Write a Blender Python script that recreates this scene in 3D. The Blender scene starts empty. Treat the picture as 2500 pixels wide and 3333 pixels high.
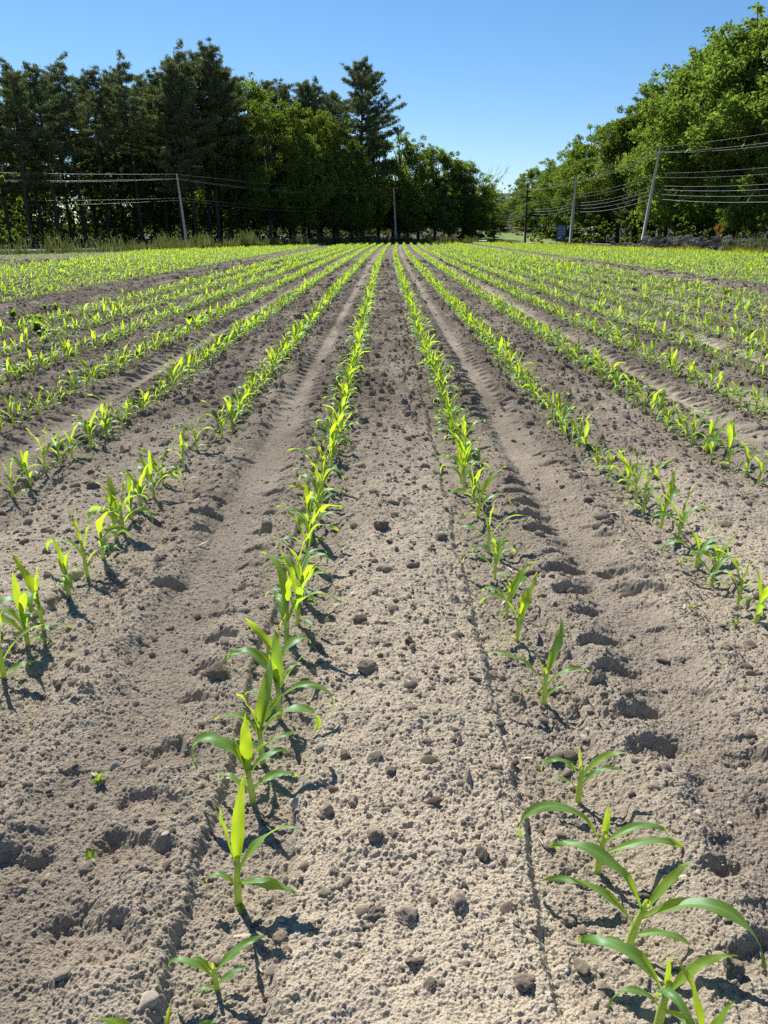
import bpy, math, random
import numpy as np
from math import radians as R, sin, cos, tan, pi

# ------------------------------------------------------------------ basics
sc = bpy.context.scene
col = sc.collection
rng = np.random.default_rng(7)
random.seed(7)
HC = 1.28                      # camera height
PITCH = R(20.76)
CP, SP = cos(PITCH), sin(PITCH)
F = 2400.0                     # focal length in photo pixels
SUN_EL, SUN_AZ = R(47), R(27)  # sun ahead and to the left


def at(px, py, Y):
    """world point seen at photo pixel (px,py) lying on the plane y=Y"""
    u, v = (px - 1250) / F, (1666.5 - py) / F
    k = Y / (v * SP + CP)
    return np.array([u * k, Y, HC + k * (v * CP - SP)])


def gnd(px, py, z=0.0):
    """world point on height z seen at photo pixel"""
    u, v = (px - 1250) / F, (1666.5 - py) / F
    k = (z - HC) / (v * CP - SP)
    return np.array([u * k, k * (v * SP + CP), z])


def proj(x, y, z):
    d = y * CP + (HC - z) * SP
    return 1250 + F * x / d, 1666.5 - F * (y * SP - (HC - z) * CP) / d, d


def smooth(a, b, x):
    t = np.clip((x - a) / (b - a), 0, 1)
    return t * t * (3 - 2 * t)


# ------------------------------------------------------------------ noise
def _hash(ix, iy, seed):
    h = (ix.astype(np.int64) * 374761393 + iy.astype(np.int64) * 668265263 + seed * 1442695041) & 0xFFFFFFFF
    h = ((h ^ (h >> 13)) * 1274126177) & 0xFFFFFFFF
    h = ((h ^ (h >> 15)) * 2246822519) & 0xFFFFFFFF
    return h ^ (h >> 16)


def hash01(ix, iy, seed):
    return (_hash(ix, iy, seed) & 0xFFFFFF).astype(np.float32) / 16777216.0


def perlin(x, y, seed=0):
    x0, y0 = np.floor(x), np.floor(y)
    fx, fy = (x - x0).astype(np.float32), (y - y0).astype(np.float32)
    x0, y0 = x0.astype(np.int64), y0.astype(np.int64)
    u = fx * fx * fx * (fx * (fx * 6 - 15) + 10)
    v = fy * fy * fy * (fy * (fy * 6 - 15) + 10)

    def g(i, j):
        a = hash01(x0 + i, y0 + j, seed) * (2 * np.float32(pi))
        return np.cos(a) * (fx - i) + np.sin(a) * (fy - j)
    a, b = g(0, 0), g(1, 0)
    c, d = g(0, 1), g(1, 1)
    return ((a * (1 - u) + b * u) * (1 - v) + (c * (1 - u) + d * u) * v) * 1.4


def bumps(x, y, cell, seed, dens=0.8, rmin=0.2, rmax=0.55):
    """heights of round crumbs scattered one per cell: max over neighbours, unit height = cell"""
    X = x / cell + 0.30 * perlin(x * 2.1 / cell, y * 2.1 / cell, seed + 8)
    Y = y / cell + 0.30 * perlin(x * 2.1 / cell, y * 2.1 / cell, seed + 9)
    x0, y0 = np.floor(X).astype(np.int64), np.floor(Y).astype(np.int64)
    best = np.zeros(X.shape, np.float32)
    for i in (-1, 0, 1):
        for j in (-1, 0, 1):
            cx, cy = x0 + i, y0 + j
            px = cx + hash01(cx, cy, seed)
            py = cy + hash01(cx, cy, seed + 1)
            q = hash01(cx, cy, seed + 2)
            r = rmin + (rmax - rmin) * q * q
            on = hash01(cx, cy, seed + 3) < dens
            dx, dy = X - px, Y - py
            ang = hash01(cx, cy, seed + 4) * 6.28
            el = 0.7 + 0.6 * hash01(cx, cy, seed + 5)
            ca, sa = np.cos(ang), np.sin(ang)
            a, b = (dx * ca + dy * sa) * el, (-dx * sa + dy * ca) / el
            d2 = (a * a + b * b) / (r * r)
            h = r * np.sqrt(np.clip(1 - d2, 0, 1)) * on
            best = np.maximum(best, h.astype(np.float32))
    return best


# ------------------------------------------------------------------ object helpers
def mesh_obj(name, verts, faces, mat, parent=None, smooth_shade=True, link=True):
    me = bpy.data.meshes.new(name)
    verts = np.asarray(verts, np.float32).reshape(-1, 3)
    if isinstance(faces, np.ndarray):
        n, k = faces.shape
        me.vertices.add(len(verts))
        me.vertices.foreach_set('co', verts.ravel())
        me.loops.add(n * k)
        me.loops.foreach_set('vertex_index', faces.ravel().astype(np.int32))
        me.polygons.add(n)
        me.polygons.foreach_set('loop_start', np.arange(0, n * k, k, dtype=np.int32))
        me.update(calc_edges=True)
        me.validate()
    else:
        me.from_pydata([tuple(map(float, v)) for v in verts], [], faces)
        me.update()
    if smooth_shade:
        me.polygons.foreach_set('use_smooth', np.ones(len(me.polygons), bool))
    for m in (mat if isinstance(mat, (list, tuple)) else [mat]):
        me.materials.append(m)
    o = bpy.data.objects.new(name, me)
    if link:
        col.objects.link(o)
    if parent is not None:
        o.parent = parent
    return o


def tag(o, label=None, cat=None, group=None, kind=None):
    if label:
        o['label'] = label
    if cat:
        o['category'] = cat
    if group:
        o['group'] = group
    if kind:
        o['kind'] = kind
    return o


def empty(name, loc, rz=0.0):
    o = bpy.data.objects.new(name, None)
    col.objects.link(o)
    o.empty_display_size = 0.1
    o.location = tuple(map(float, loc))
    o.rotation_euler = (0, 0, rz)
    return o


def copy_tree(o):
    c = o.copy()
    col.objects.link(c)
    for ch in o.children:
        d = ch.copy()
        col.objects.link(d)
        d.parent = c
        for g in ch.children:
            e = g.copy()
            col.objects.link(e)
            e.parent = d
    return c


class MB:
    """collects shapes, links them as one mesh"""
    def __init__(s):
        s.v, s.f = [], []

    def add(s, v, f):
        n = len(s.v)
        s.v += [tuple(map(float, p)) for p in v]
        s.f += [tuple(i + n for i in q) for q in f]
        return s

    def box(s, c, d, ax=None):
        c = np.array(c, float)
        A = np.eye(3) if ax is None else np.array(ax, float)
        h = np.array(d, float) / 2
        v = [c + A[0] * h[0] * i + A[1] * h[1] * j + A[2] * h[2] * k for i in (-1, 1) for j in (-1, 1) for k in (-1, 1)]
        return s.add(v, [(0, 1, 3, 2), (4, 6, 7, 5), (0, 4, 5, 1), (2, 3, 7, 6), (0, 2, 6, 4), (1, 5, 7, 3)])

    def tube(s, pts, rad, n=8, cap=True):
        pts = [np.array(p, float) for p in pts]
        m = len(pts)
        rad = [rad] * m if np.isscalar(rad) else list(rad)
        v, f = [], []
        t0 = pts[1] - pts[0]
        ref = np.array([1., 0, 0]) if abs(t0[0]) < 0.8 * np.linalg.norm(t0) else np.array([0., 1, 0])
        for i in range(m):
            t = pts[min(i + 1, m - 1)] - pts[max(i - 1, 0)]
            t = t / (np.linalg.norm(t) + 1e-9)
            a = np.cross(t, ref)
            a /= np.linalg.norm(a) + 1e-9
            b = np.cross(t, a)
            for k in range(n):
                w = 2 * pi * k / n
                v.append(pts[i] + rad[i] * (a * cos(w) + b * sin(w)))
        for i in range(m - 1):
            for k in range(n):
                k2 = (k + 1) % n
                f.append((i * n + k, i * n + k2, (i + 1) * n + k2, (i + 1) * n + k))
        if cap:
            f.append(tuple(range(n)))
            f.append(tuple(range((m - 1) * n + n - 1, (m - 1) * n - 1, -1)))
        return s.add(v, f)

    def build(s, name, mat, parent=None, sm=True):
        return mesh_obj(name, s.v, s.f, mat, parent, sm)


ONES = ['zeroth', 'first', 'second', 'third', 'fourth', 'fifth', 'sixth', 'seventh', 'eighth', 'ninth', 'tenth',
        'eleventh', 'twelfth', 'thirteenth', 'fourteenth', 'fifteenth', 'sixteenth', 'seventeenth', 'eighteenth', 'nineteenth']
TENS = {20: ('twentieth', 'twenty'), 30: ('thirtieth', 'thirty'), 40: ('fortieth', 'forty'), 50: ('fiftieth', 'fifty'),
        60: ('sixtieth', 'sixty'), 70: ('seventieth', 'seventy'), 80: ('eightieth', 'eighty'), 90: ('ninetieth', 'ninety')}
CARD = ['no', 'one', 'two', 'three', 'four', 'five', 'six', 'seven', 'eight']


def ordinal(n):
    if n < 20:
        return ONES[n]
    if n >= 100:
        return 'hundred-and-' + ordinal(n - 100)
    t = n // 10 * 10
    return TENS[t][0] if n % 10 == 0 else TENS[t][1] + '-' + ONES[n % 10]


# ------------------------------------------------------------------ materials
def mat_new(name):
    m = bpy.data.materials.new(name)
    m.use_nodes = True
    nt = m.node_tree
    nt.nodes.clear()
    out = nt.nodes.new('ShaderNodeOutputMaterial')
    return m, nt, out


def N(nt, t, **kw):
    n = nt.nodes.new(t)
    for k, v in kw.items():
        if k in n.inputs.keys():
            n.inputs[k].default_value = v
        else:
            setattr(n, k, v)
    return n


def ramp(nt, stops):
    r = nt.nodes.new('ShaderNodeValToRGB')
    e = r.color_ramp.elements
    while len(e) < len(stops):
        e.new(0.5)
    for el, (p, c) in zip(e, stops):
        el.position = p
        el.color = (*c, 1)
    return r


def simple(name, c, rough=0.7, var=0.25, scale=6.0, metal=0.0, spec=0.3, bump=0.0):
    m, nt, out = mat_new(name)
    tc = N(nt, 'ShaderNodeTexCoord')
    nz = N(nt, 'ShaderNodeTexNoise', Scale=scale, Detail=6.0)
    nt.links.new(tc.outputs['Object'], nz.inputs['Vector'])
    c = np.array(c)
    r = ramp(nt, [(0.3, tuple(np.clip(c * (1 - var), 0, 1))), (0.7, tuple(np.clip(c * (1 + var), 0, 1)))])
    nt.links.new(nz.outputs['Fac'], r.inputs['Fac'])
    b = N(nt, 'ShaderNodeBsdfPrincipled', Roughness=rough, Metallic=metal)
    b.inputs['Specular IOR Level'].default_value = spec
    nt.links.new(r.outputs['Color'], b.inputs['Base Color'])
    if bump:
        bp = N(nt, 'ShaderNodeBump', Strength=bump, Distance=0.02)
        nt.links.new(nz.outputs['Fac'], bp.inputs['Height'])
        nt.links.new(bp.outputs['Normal'], b.inputs['Normal'])
    nt.links.new(b.outputs['BSDF'], out.inputs['Surface'])
    return m


def leaf_mat(name, dif, tra, fac=0.5, var=0.35, scale=0.6, gloss=0.06, rough=0.45, gcol=(0.8, 0.9, 1.0), grad=None):
    """thin leaf: diffuse front, sunlight coming through from behind, waxy sheen"""
    m, nt, out = mat_new(name)
    geo = N(nt, 'ShaderNodeNewGeometry')
    oi = N(nt, 'ShaderNodeObjectInfo')
    nz = N(nt, 'ShaderNodeTexNoise', Scale=scale, Detail=3.0)
    nt.links.new(geo.outputs['Position'], nz.inputs['Vector'])
    ad = N(nt, 'ShaderNodeMath', operation='MULTIPLY_ADD')
    nt.links.new(geo.outputs['Random Per Island'], ad.inputs[0])
    ad.inputs[1].default_value = 0.45
    nt.links.new(nz.outputs['Fac'], ad.inputs[2])
    ad2 = N(nt, 'ShaderNodeMath', operation='MULTIPLY_ADD')
    nt.links.new(oi.outputs['Random'], ad2.inputs[0])
    ad2.inputs[1].default_value = 0.3
    nt.links.new(ad.outputs[0], ad2.inputs[2])

    def cr(c):
        c = np.array(c)
        return ramp(nt, [(0.45, tuple(c * (1 - var))), (0.85, tuple(np.clip(c * (1 + var) * np.array([1.15, 1, .8]), 0, 1)))])
    r1, r2 = cr(dif), cr(tra)
    nt.links.new(ad2.outputs[0], r1.inputs['Fac'])
    nt.links.new(ad2.outputs[0], r2.inputs['Fac'])
    if grad:                                                   # paler young tissue towards the leaf base, pale midrib
        lo, hi, d0, t0 = grad
        al = N(nt, 'ShaderNodeAttribute', attribute_name='along')
        ac = N(nt, 'ShaderNodeAttribute', attribute_name='across')
        mr = N(nt, 'ShaderNodeMapRange')
        mr.interpolation_type = 'SMOOTHSTEP'
        jit = N(nt, 'ShaderNodeMath', operation='MULTIPLY_ADD')
        nt.links.new(ad2.outputs[0], jit.inputs[0]); jit.inputs[1].default_value = -0.5
        nt.links.new(al.outputs['Fac'], jit.inputs[2])
        nt.links.new(jit.outputs[0], mr.inputs['Value'])
        mr.inputs['From Min'].default_value = lo - .4
        mr.inputs['From Max'].default_value = hi - .4
        rib = ramp(nt, [(0.0, (1, 1, 1)), (0.14, (0, 0, 0))])
        nt.links.new(ac.outputs['Fac'], rib.inputs['Fac'])
        res = []
        for base, r_ in ((d0, r1), (t0, r2)):
            m1 = N(nt, 'ShaderNodeMix', data_type='RGBA')
            nt.links.new(mr.outputs['Result'], m1.inputs['Factor'])
            m1.inputs['A'].default_value = (*base, 1)
            nt.links.new(r_.outputs[0], m1.inputs['B'])
            m2 = N(nt, 'ShaderNodeMix', data_type='RGBA')
            k = N(nt, 'ShaderNodeMath', operation='MULTIPLY')
            nt.links.new(rib.outputs['Color'], k.inputs[0]); k.inputs[1].default_value = 0.55
            nt.links.new(k.outputs[0], m2.inputs['Factor'])
            nt.links.new(m1.outputs['Result'], m2.inputs['A'])
            m2.inputs['B'].default_value = (0.30, 0.40, 0.16, 1)
            res.append(m2.outputs['Result'])
    else:
        res = [r1.outputs[0], r2.outputs[0]]
    d = N(nt, 'ShaderNodeBsdfDiffuse')
    t = N(nt, 'ShaderNodeBsdfTranslucent')
    g = N(nt, 'ShaderNodeBsdfGlossy', Roughness=rough)
    g.inputs['Color'].default_value = (*gcol, 1)
    nt.links.new(res[0], d.inputs['Color'])
    nt.links.new(res[1], t.inputs['Color'])
    mx = N(nt, 'ShaderNodeMixShader')
    mx.inputs[0].default_value = fac
    nt.links.new(d.outputs[0], mx.inputs[1])
    nt.links.new(t.outputs[0], mx.inputs[2])
    if gloss < 0.007:
        nt.links.new(mx.outputs[0], out.inputs['Surface'])
        return m
    fr0 = N(nt, 'ShaderNodeLayerWeight', Blend=0.5)
    fr = N(nt, 'ShaderNodeMath', operation='POWER')
    nt.links.new(fr0.outputs['Facing'], fr.inputs[0])
    fr.inputs[1].default_value = 4.0
    fm = N(nt, 'ShaderNodeMath', operation='MULTIPLY_ADD')
    nt.links.new(fr.outputs[0], fm.inputs[0])
    fm.inputs[1].default_value = gloss * 8
    fm.inputs[2].default_value = gloss * 2.0
    fm.use_clamp = True
    mx2 = N(nt, 'ShaderNodeMixShader')
    nt.links.new(fm.outputs[0], mx2.inputs[0])
    nt.links.new(mx.outputs[0], mx2.inputs[1])
    nt.links.new(g.outputs[0], mx2.inputs[2])
    nt.links.new(mx2.outputs[0], out.inputs['Surface'])
    return m


def soil_material():
    m, nt, out = mat_new('dry_sandy_soil')
    L = nt.links.new
    geo = N(nt, 'ShaderNodeNewGeometry')
    at_d = N(nt, 'ShaderNodeAttribute', attribute_name='dry')  # soil dryness close by; further off also painted clod shade
    at_g = N(nt, 'ShaderNodeAttribute', attribute_name='grassy')
    n1 = N(nt, 'ShaderNodeTexNoise', Scale=1.3, Detail=8.0, Roughness=0.65)
    n2 = N(nt, 'ShaderNodeTexNoise', Scale=60.0, Detail=8.0, Roughness=0.75)
    n3 = N(nt, 'ShaderNodeTexNoise', Scale=420.0, Detail=4.0, Roughness=0.7)
    vo = N(nt, 'ShaderNodeTexVoronoi', Scale=260.0)
    for n in (n1, n2, n3, vo):
        L(geo.outputs['Position'], n.inputs['Vector'])
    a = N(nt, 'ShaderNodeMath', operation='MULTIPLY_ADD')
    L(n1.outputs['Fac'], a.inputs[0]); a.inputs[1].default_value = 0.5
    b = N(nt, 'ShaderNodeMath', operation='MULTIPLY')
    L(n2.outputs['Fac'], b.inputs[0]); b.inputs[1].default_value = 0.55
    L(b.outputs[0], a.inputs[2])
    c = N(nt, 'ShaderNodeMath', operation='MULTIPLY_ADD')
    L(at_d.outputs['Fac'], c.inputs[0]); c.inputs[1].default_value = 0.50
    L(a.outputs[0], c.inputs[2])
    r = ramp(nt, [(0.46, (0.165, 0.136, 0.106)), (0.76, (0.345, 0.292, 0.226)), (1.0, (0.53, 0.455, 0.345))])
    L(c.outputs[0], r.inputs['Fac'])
    # pale grit grains
    vr = ramp(nt, [(0.0, (1, 1, 1)), (0.05, (0, 0, 0))])
    vo2 = N(nt, 'ShaderNodeTexVoronoi', Scale=95.0)
    L(geo.outputs['Position'], vo2.inputs['Vector'])
    L(vo2.outputs['Distance'], vr.inputs['Fac'])
    mg = N(nt, 'ShaderNodeMix', data_type='RGBA')
    L(vr.outputs['Color'], mg.inputs['Factor'])
    L(r.outputs['Color'], mg.inputs['A'])
    mg.inputs['B'].default_value = (0.60, 0.55, 0.47, 1)
    gr = ramp(nt, [(0.3, (0.03, 0.05, 0.015)), (0.7, (0.10, 0.12, 0.035))])
    L(n1.outputs['Fac'], gr.inputs['Fac'])
    mx = N(nt, 'ShaderNodeMix', data_type='RGBA')
    L(at_g.outputs['Fac'], mx.inputs['Factor'])
    L(mg.outputs['Result'], mx.inputs['A'])
    L(gr.outputs['Color'], mx.inputs['B'])
    bs = N(nt, 'ShaderNodeBsdfDiffuse', Roughness=0.5)
    L(mx.outputs['Result'], bs.inputs['Color'])
    h = N(nt, 'ShaderNodeMath', operation='MULTIPLY_ADD')
    L(n3.outputs['Fac'], h.inputs[0]); h.inputs[1].default_value = 0.6
    L(vo.outputs['Distance'], h.inputs[2])
    bp = N(nt, 'ShaderNodeBump', Strength=0.8, Distance=0.004)
    L(h.outputs[0], bp.inputs['Height'])
    bp2 = N(nt, 'ShaderNodeBump', Strength=0.7, Distance=0.012)
    L(n2.outputs['Fac'], bp2.inputs['Height'])
    L(bp.outputs['Normal'], bp2.inputs['Normal'])
    L(bp2.outputs['Normal'], bs.inputs['Normal'])
    L(bs.outputs[0], out.inputs['Surface'])
    return m


def stone_mat(name, c1, c2, scale=25):
    m, nt, out = mat_new(name)
    L = nt.links.new
    geo = N(nt, 'ShaderNodeNewGeometry')
    oi = N(nt, 'ShaderNodeObjectInfo')
    nz = N(nt, 'ShaderNodeTexNoise', Scale=scale, Detail=8.0, Roughness=0.7)
    L(geo.outputs['Position'], nz.inputs['Vector'])
    s = N(nt, 'ShaderNodeMath', operation='ADD')
    L(oi.outputs['Random'], s.inputs[0]); L(geo.outputs['Random Per Island'], s.inputs[1])
    f = N(nt, 'ShaderNodeMath', operation='FRACT')
    L(s.outputs[0], f.inputs[0])
    a = N(nt, 'ShaderNodeMath', operation='MULTIPLY_ADD')
    L(f.outputs[0], a.inputs[0]); a.inputs[1].default_value = 0.55
    b = N(nt, 'ShaderNodeMath', operation='MULTIPLY')
    L(nz.outputs['Fac'], b.inputs[0]); b.inputs[1].default_value = 0.6
    L(b.outputs[0], a.inputs[2])
    r = ramp(nt, [(0.2, c1), (0.95, c2)])
    L(a.outputs[0], r.inputs['Fac'])
    bs = N(nt, 'ShaderNodeBsdfDiffuse', Roughness=1.0)
    L(r.outputs['Color'], bs.inputs['Color'])
    bp = N(nt, 'ShaderNodeBump', Strength=0.6, Distance=0.006)
    L(nz.outputs['Fac'], bp.inputs['Height'])
    L(bp.outputs['Normal'], bs.inputs['Normal'])
    L(bs.outputs[0], out.inputs['Surface'])
    return m


M_SOIL = soil_material()
M_CLOD = stone_mat('soil_clod', (0.13, 0.106, 0.080), (0.38, 0.315, 0.24), 120)
M_STONE = stone_mat('field_stone', (0.27, 0.23, 0.185), (0.62, 0.55, 0.45), 40)
M_WALLSTONE = stone_mat('wall_stone', (0.050, 0.045, 0.040), (0.40, 0.36, 0.31), 4)
M_CORN = leaf_mat('corn_leaf', (0.060, 0.165, 0.062), (0.30, 0.52, 0.022), 0.55, 0.18, 9.0, 0.012, 0.48, (0.75, 0.95, 1.0), (0.0, 0.42, (0.12, 0.24, 0.04), (0.46, 0.64, 0.02)))
M_CORNY = leaf_mat('young_corn_leaf', (0.075, 0.185, 0.05), (0.40, 0.60, 0.02), 0.58, 0.15, 9.0, 0.010, 0.48, (0.8, 0.95, 0.9), (0.15, 0.95, (0.13, 0.25, 0.035), (0.50, 0.67, 0.015)))
M_STEM = leaf_mat('corn_stem', (0.30, 0.42, 0.14), (0.45, 0.62, 0.06), 0.42, 0.15, 30.0, 0.015)
M_WEED = leaf_mat('weed_leaf', (0.075, 0.15, 0.035), (0.26, 0.42, 0.03), 0.45, 0.25, 9.0, 0.012)
M_MAPLE = leaf_mat('broad_leaf', (0.078, 0.128, 0.042), (0.150, 0.255, 0.036), 0.45, 0.40, 0.35, 0.006)
M_MAPLE2 = leaf_mat('yellow_green_leaf', (0.064, 0.105, 0.032), (0.125, 0.20, 0.026), 0.45, 0.35, 0.35, 0.006)
M_PINE = leaf_mat('pine_needle', (0.098, 0.138, 0.082), (0.105, 0.145, 0.062), 0.35, 0.35, 0.4, 0.004)
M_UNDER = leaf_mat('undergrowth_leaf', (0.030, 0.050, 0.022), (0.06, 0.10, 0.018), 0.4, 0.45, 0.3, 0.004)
M_GRASS = leaf_mat('tall_grass', (0.075, 0.105, 0.050), (0.105, 0.145, 0.048), 0.4, 0.3, 0.8, 0.006)
M_GRASSY = leaf_mat('yellow_grass', (0.15, 0.18, 0.04), (0.34, 0.38, 0.04), 0.45, 0.3, 0.5, 0.006)
M_BLOSSOM = leaf_mat('white_blossom', (0.7, 0.7, 0.68), (0.6, 0.6, 0.55), 0.4, 0.1, 0.5, 0.03)
M_BARK = simple('bark', (0.060, 0.048, 0.040), 0.95, 0.4, 3.0, bump=0.4)
M_POLE = simple('weathered_pole_wood', (0.40, 0.375, 0.36), 0.9, 0.2, 5.0)
M_POLED = simple('dark_pole_wood', (0.05, 0.042, 0.038), 0.9, 0.2, 5.0)
M_WIRE = simple('wire_sheath', (0.15, 0.155, 0.17), 0.5, 0.05)
M_PORC = simple('insulator_glaze', (0.35, 0.34, 0.33), 0.3, 0.1)
M_ROAD = simple('asphalt', (0.14, 0.14, 0.145), 0.95, 0.2, 2.0)
M_PAINT = simple('white_road_paint', (0.7, 0.7, 0.68), 0.8, 0.1)
M_FLOOR = simple('leaf_litter', (0.045, 0.036, 0.024), 1.0, 0.5, 0.7)
M_LAWN = simple('mown_grass', (0.13, 0.18, 0.045), 1.0, 0.3, 0.5)
M_BLUE = simple('blue_sign_paint', (0.020, 0.055, 0.135), 0.5, 0.08)
M_NAVY = simple('navy_frame_paint', (0.02, 0.03, 0.085), 0.5, 0.08)
M_WHITE = simple('white_lettering', (0.62, 0.68, 0.72), 0.6, 0.03)
M_ORANGE = simple('orange_sign_sheet', (0.85, 0.33, 0.012), 0.45, 0.05)
M_BLACK = simple('black_sign_paint', (0.012, 0.010, 0.012), 0.5, 0.05)
M_STEEL = simple('galvanised_steel', (0.45, 0.46, 0.47), 0.45, 0.08, metal=0.6)
M_CAR = simple('white_car_paint', (0.75, 0.76, 0.78), 0.25, 0.02, spec=0.5)
M_GLASS = simple('car_glass', (0.03, 0.04, 0.05), 0.08, 0.05, spec=0.6)
M_TYRE = simple('tyre_rubber', (0.02, 0.02, 0.02), 0.9, 0.1)
M_LAMP = simple('lamp_lens', (0.5, 0.06, 0.05), 0.2, 0.05)
M_STRAW = simple('dry_straw', (0.42, 0.35, 0.24), 0.9, 0.25, 20)

# ------------------------------------------------------------------ terrain
S = 0.768
X0 = -0.303                                                   # first row left of centre


def rshift(y):
    return 1.25 * np.clip(y / 95.0, 0, 2) ** 2.6


FIELD = [(-60, -40), (-48, 10), (-36, 27), (-23.7, 45), (-16, 57), (-6.6, 83), (1.2, 93), (12, 97), (15.8, 86), (17, 80), (20, 59),
         (23, 44), (33, 18), (60, -40)]


def inside(x, y, poly=FIELD):
    r = np.zeros(np.shape(x), bool)
    n = len(poly)
    for i in range(n):
        (x1, y1), (x2, y2) = poly[i], poly[i - 1]
        if y1 == y2:
            continue
        c = ((y1 > y) != (y2 > y)) & (x < (x2 - x1) * (y - y1) / (y2 - y1) + x1)
        r ^= c
    return r


def terr(x, y):
    """broad shape of the land"""
    x, y = np.asarray(x, float), np.asarray(y, float)
    z = -1.5 * np.exp(-(((x - 20.5) / 4.0) ** 2 + ((y - 101) / 4.5) ** 2) ** 1.5)
    z = z + 2.2 * smooth(106, 135, y) * smooth(4, 16, x) + 4 * smooth(130, 260, y)
    return z


RUTV = [0]


def rowprofile(x, y):
    """furrows, beds and wheel ruts across the rows: height, rut mask, bed mask"""
    q = (x - X0 - rshift(y)) / S
    k = np.floor(q)
    d = (q - k) * S
    odd = (k.astype(np.int64) & 1) == 1
    e = np.minimum(d, S - d)                                   # metres to the nearest row
    wob = 0.018 * perlin(x * 2.2, y * 2.2, 11) + 0.012 * perlin(x * 7, y * 7, 12)
    ee = e + wob
    th = np.where(d > S / 2, 0.135, 0.085)
    bed = 0.025 * smooth(0.0, 1.0, (ee - th + 0.016 * perlin(x * 16, y * 16, 15)) / (0.030 + 0.024 * perlin(x * 4, y * 4, 16))) + 0.012 * smooth(0.12, 0.36, ee)
    v = d - S / 2 + wob
    RUTV[0] = v
    ph = y / 0.185 + 3.1 * k
    yy = (ph - np.floor(ph) - 0.5) * 0.185
    yy = yy + 0.02 * perlin(x * 5, y * 3, 17)
    jl = np.floor(ph).astype(np.int64) * 2 + (v > 0)
    ri = 0.020 + 0.048 * hash01(jl, k.astype(np.int64), 71)
    yy = yy + 0.05 * (hash01(jl, k.astype(np.int64), 72) - 0.5)
    lugs = smooth(-0.35, 0.25, perlin(x * 0.55 + 4, y * 0.55 + 7, 13))
    sd1 = np.abs(v) - 0.120 + 0.016 * perlin(x * 9, y * 9, 19)
    sd2 = np.hypot((np.abs(v) - 0.135) * 0.55, (yy + 0.25 * (np.abs(v) - 0.135)) * 1.1) - ri * (0.4 + 0.6 * lugs) + 0.012 * perlin(x * 22, y * 22, 18)
    k_ = k.astype(np.int64)
    odds = np.where(k_ == -1, np.where(v > 0, 0.95, 0.30), np.where(k_ == 1, np.where(v < 0, 0.95, 0.40), 0.6))
    here = hash01(jl, k_, 73) < odds
    rb = 1 - smooth(-0.055, 0.055, sd1)
    rl = (1 - smooth(-0.016, 0.020, sd2)) * here
    rut = np.maximum(rb, 0.8 * rl)
    side = 1 - smooth(-0.02, 0.02, np.abs(v) - 0.17)
    sh = 0.028 * smooth(0.082, 0.106, ee) + 0.016 * smooth(0.10, 0.19, ee)
    # tread bars inside the rut: shallow curved ledges
    ph2 = (y + 1.2 * v * v) / 0.185 + 3.1 * k + 0.15 * perlin(x * 4, y * 4, 14)
    saw = ph2 - np.floor(ph2)
    ledge = smooth(0.0, 0.12, saw) * (1 - smooth(0.25, 0.95, saw))
    bars = (0.016 + 0.022 * smooth(3, 7, y)) * ledge * smooth(0.02, 0.10, np.abs(v)) * np.maximum(lugs, 0.7 * smooth(3, 7, y))
    trk = sh - rb * (0.034 + 0.008 * side) - rl * 0.032 + rb * bars
    h = np.where(odd, trk, bed)
    return h, np.where(odd, rut, 0), np.where(odd, 0, smooth(0.1, 0.14, e))


def soil_height(x, y, dx):
    """full relief of the worked soil, details finer than the mesh left out"""
    def w(lam):
        return smooth(0.9, 2.2, lam / dx)
    h, rut, bed = rowprofile(x, y)
    h = h * w(0.25)
    rough = smooth(-0.5, 0.5, perlin(x * 1.3, y * 1.3, 31))
    soft = 1 - 0.72 * rut
    h += 0.016 * perlin(x * 1.7, y * 1.7, 1) * soft * w(0.6)
    h += 0.011 * perlin(x * 5, y * 5, 2) * soft * w(0.2)
    h += 0.008 * perlin(x * 13, y * 13, 3) * soft * w(0.08)
    h += 0.005 * perlin(x * 34, y * 34, 4) * (0.45 + 0.55 * soft) * w(0.03)
    h += 0.0040 * perlin(x * 80, y * 80, 5) * w(0.012)
    h += 0.0032 * perlin(x * 170, y * 170, 6) * w(0.006)
    farc = smooth(2.2, 6.0, y)
    grit = 1 + 0.9 * perlin(x * 95, y * 95, 7)
    b1 = bumps(x, y, 0.085, 40, 0.30 + 0.35 * farc, 0.08, 0.28 + 0.10 * farc) * 0.085 * w(0.05) * (soft ** 2)
    b2 = bumps(x, y, 0.027, 50, 0.55, 0.10, 0.40) * 0.027 * w(0.02) * (0.25 + 0.75 * soft)
    b3 = bumps(x, y, 0.015, 60, 0.8, 0.2, 0.5) * 0.015 * w(0.009) * (0.6 + 0.4 * soft)
    h += (b1 * (0.8 + 0.35 * farc) * np.maximum(rough, farc) + b2 * (0.06 + 0.55 * rough) + b3 * (0.40 + 0.35 * rough)) * np.clip(grit, .3, 1.7)
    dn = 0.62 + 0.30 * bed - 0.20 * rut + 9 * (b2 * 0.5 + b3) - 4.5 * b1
    far_shade = 0.13 + 0.30 * rut * smooth(0.22, 0.03, np.abs(RUTV[0]) + 0.05 * perlin(x * 5, y * 1.2, 34)) - 2.5 * b1 + 0.40 * perlin(x * 2.6, y * 0.6, 33) + 0.2 * perlin(x * 11, y * 3, 35)  # distant beds darkened in colour to stand in for shade among clods
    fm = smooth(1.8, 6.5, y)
    dry = np.clip(dn * (1 - fm) + far_shade * fm, 0, 1)  # real dryness near, blending into painted clod shade with distance
    return h, dry


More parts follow.
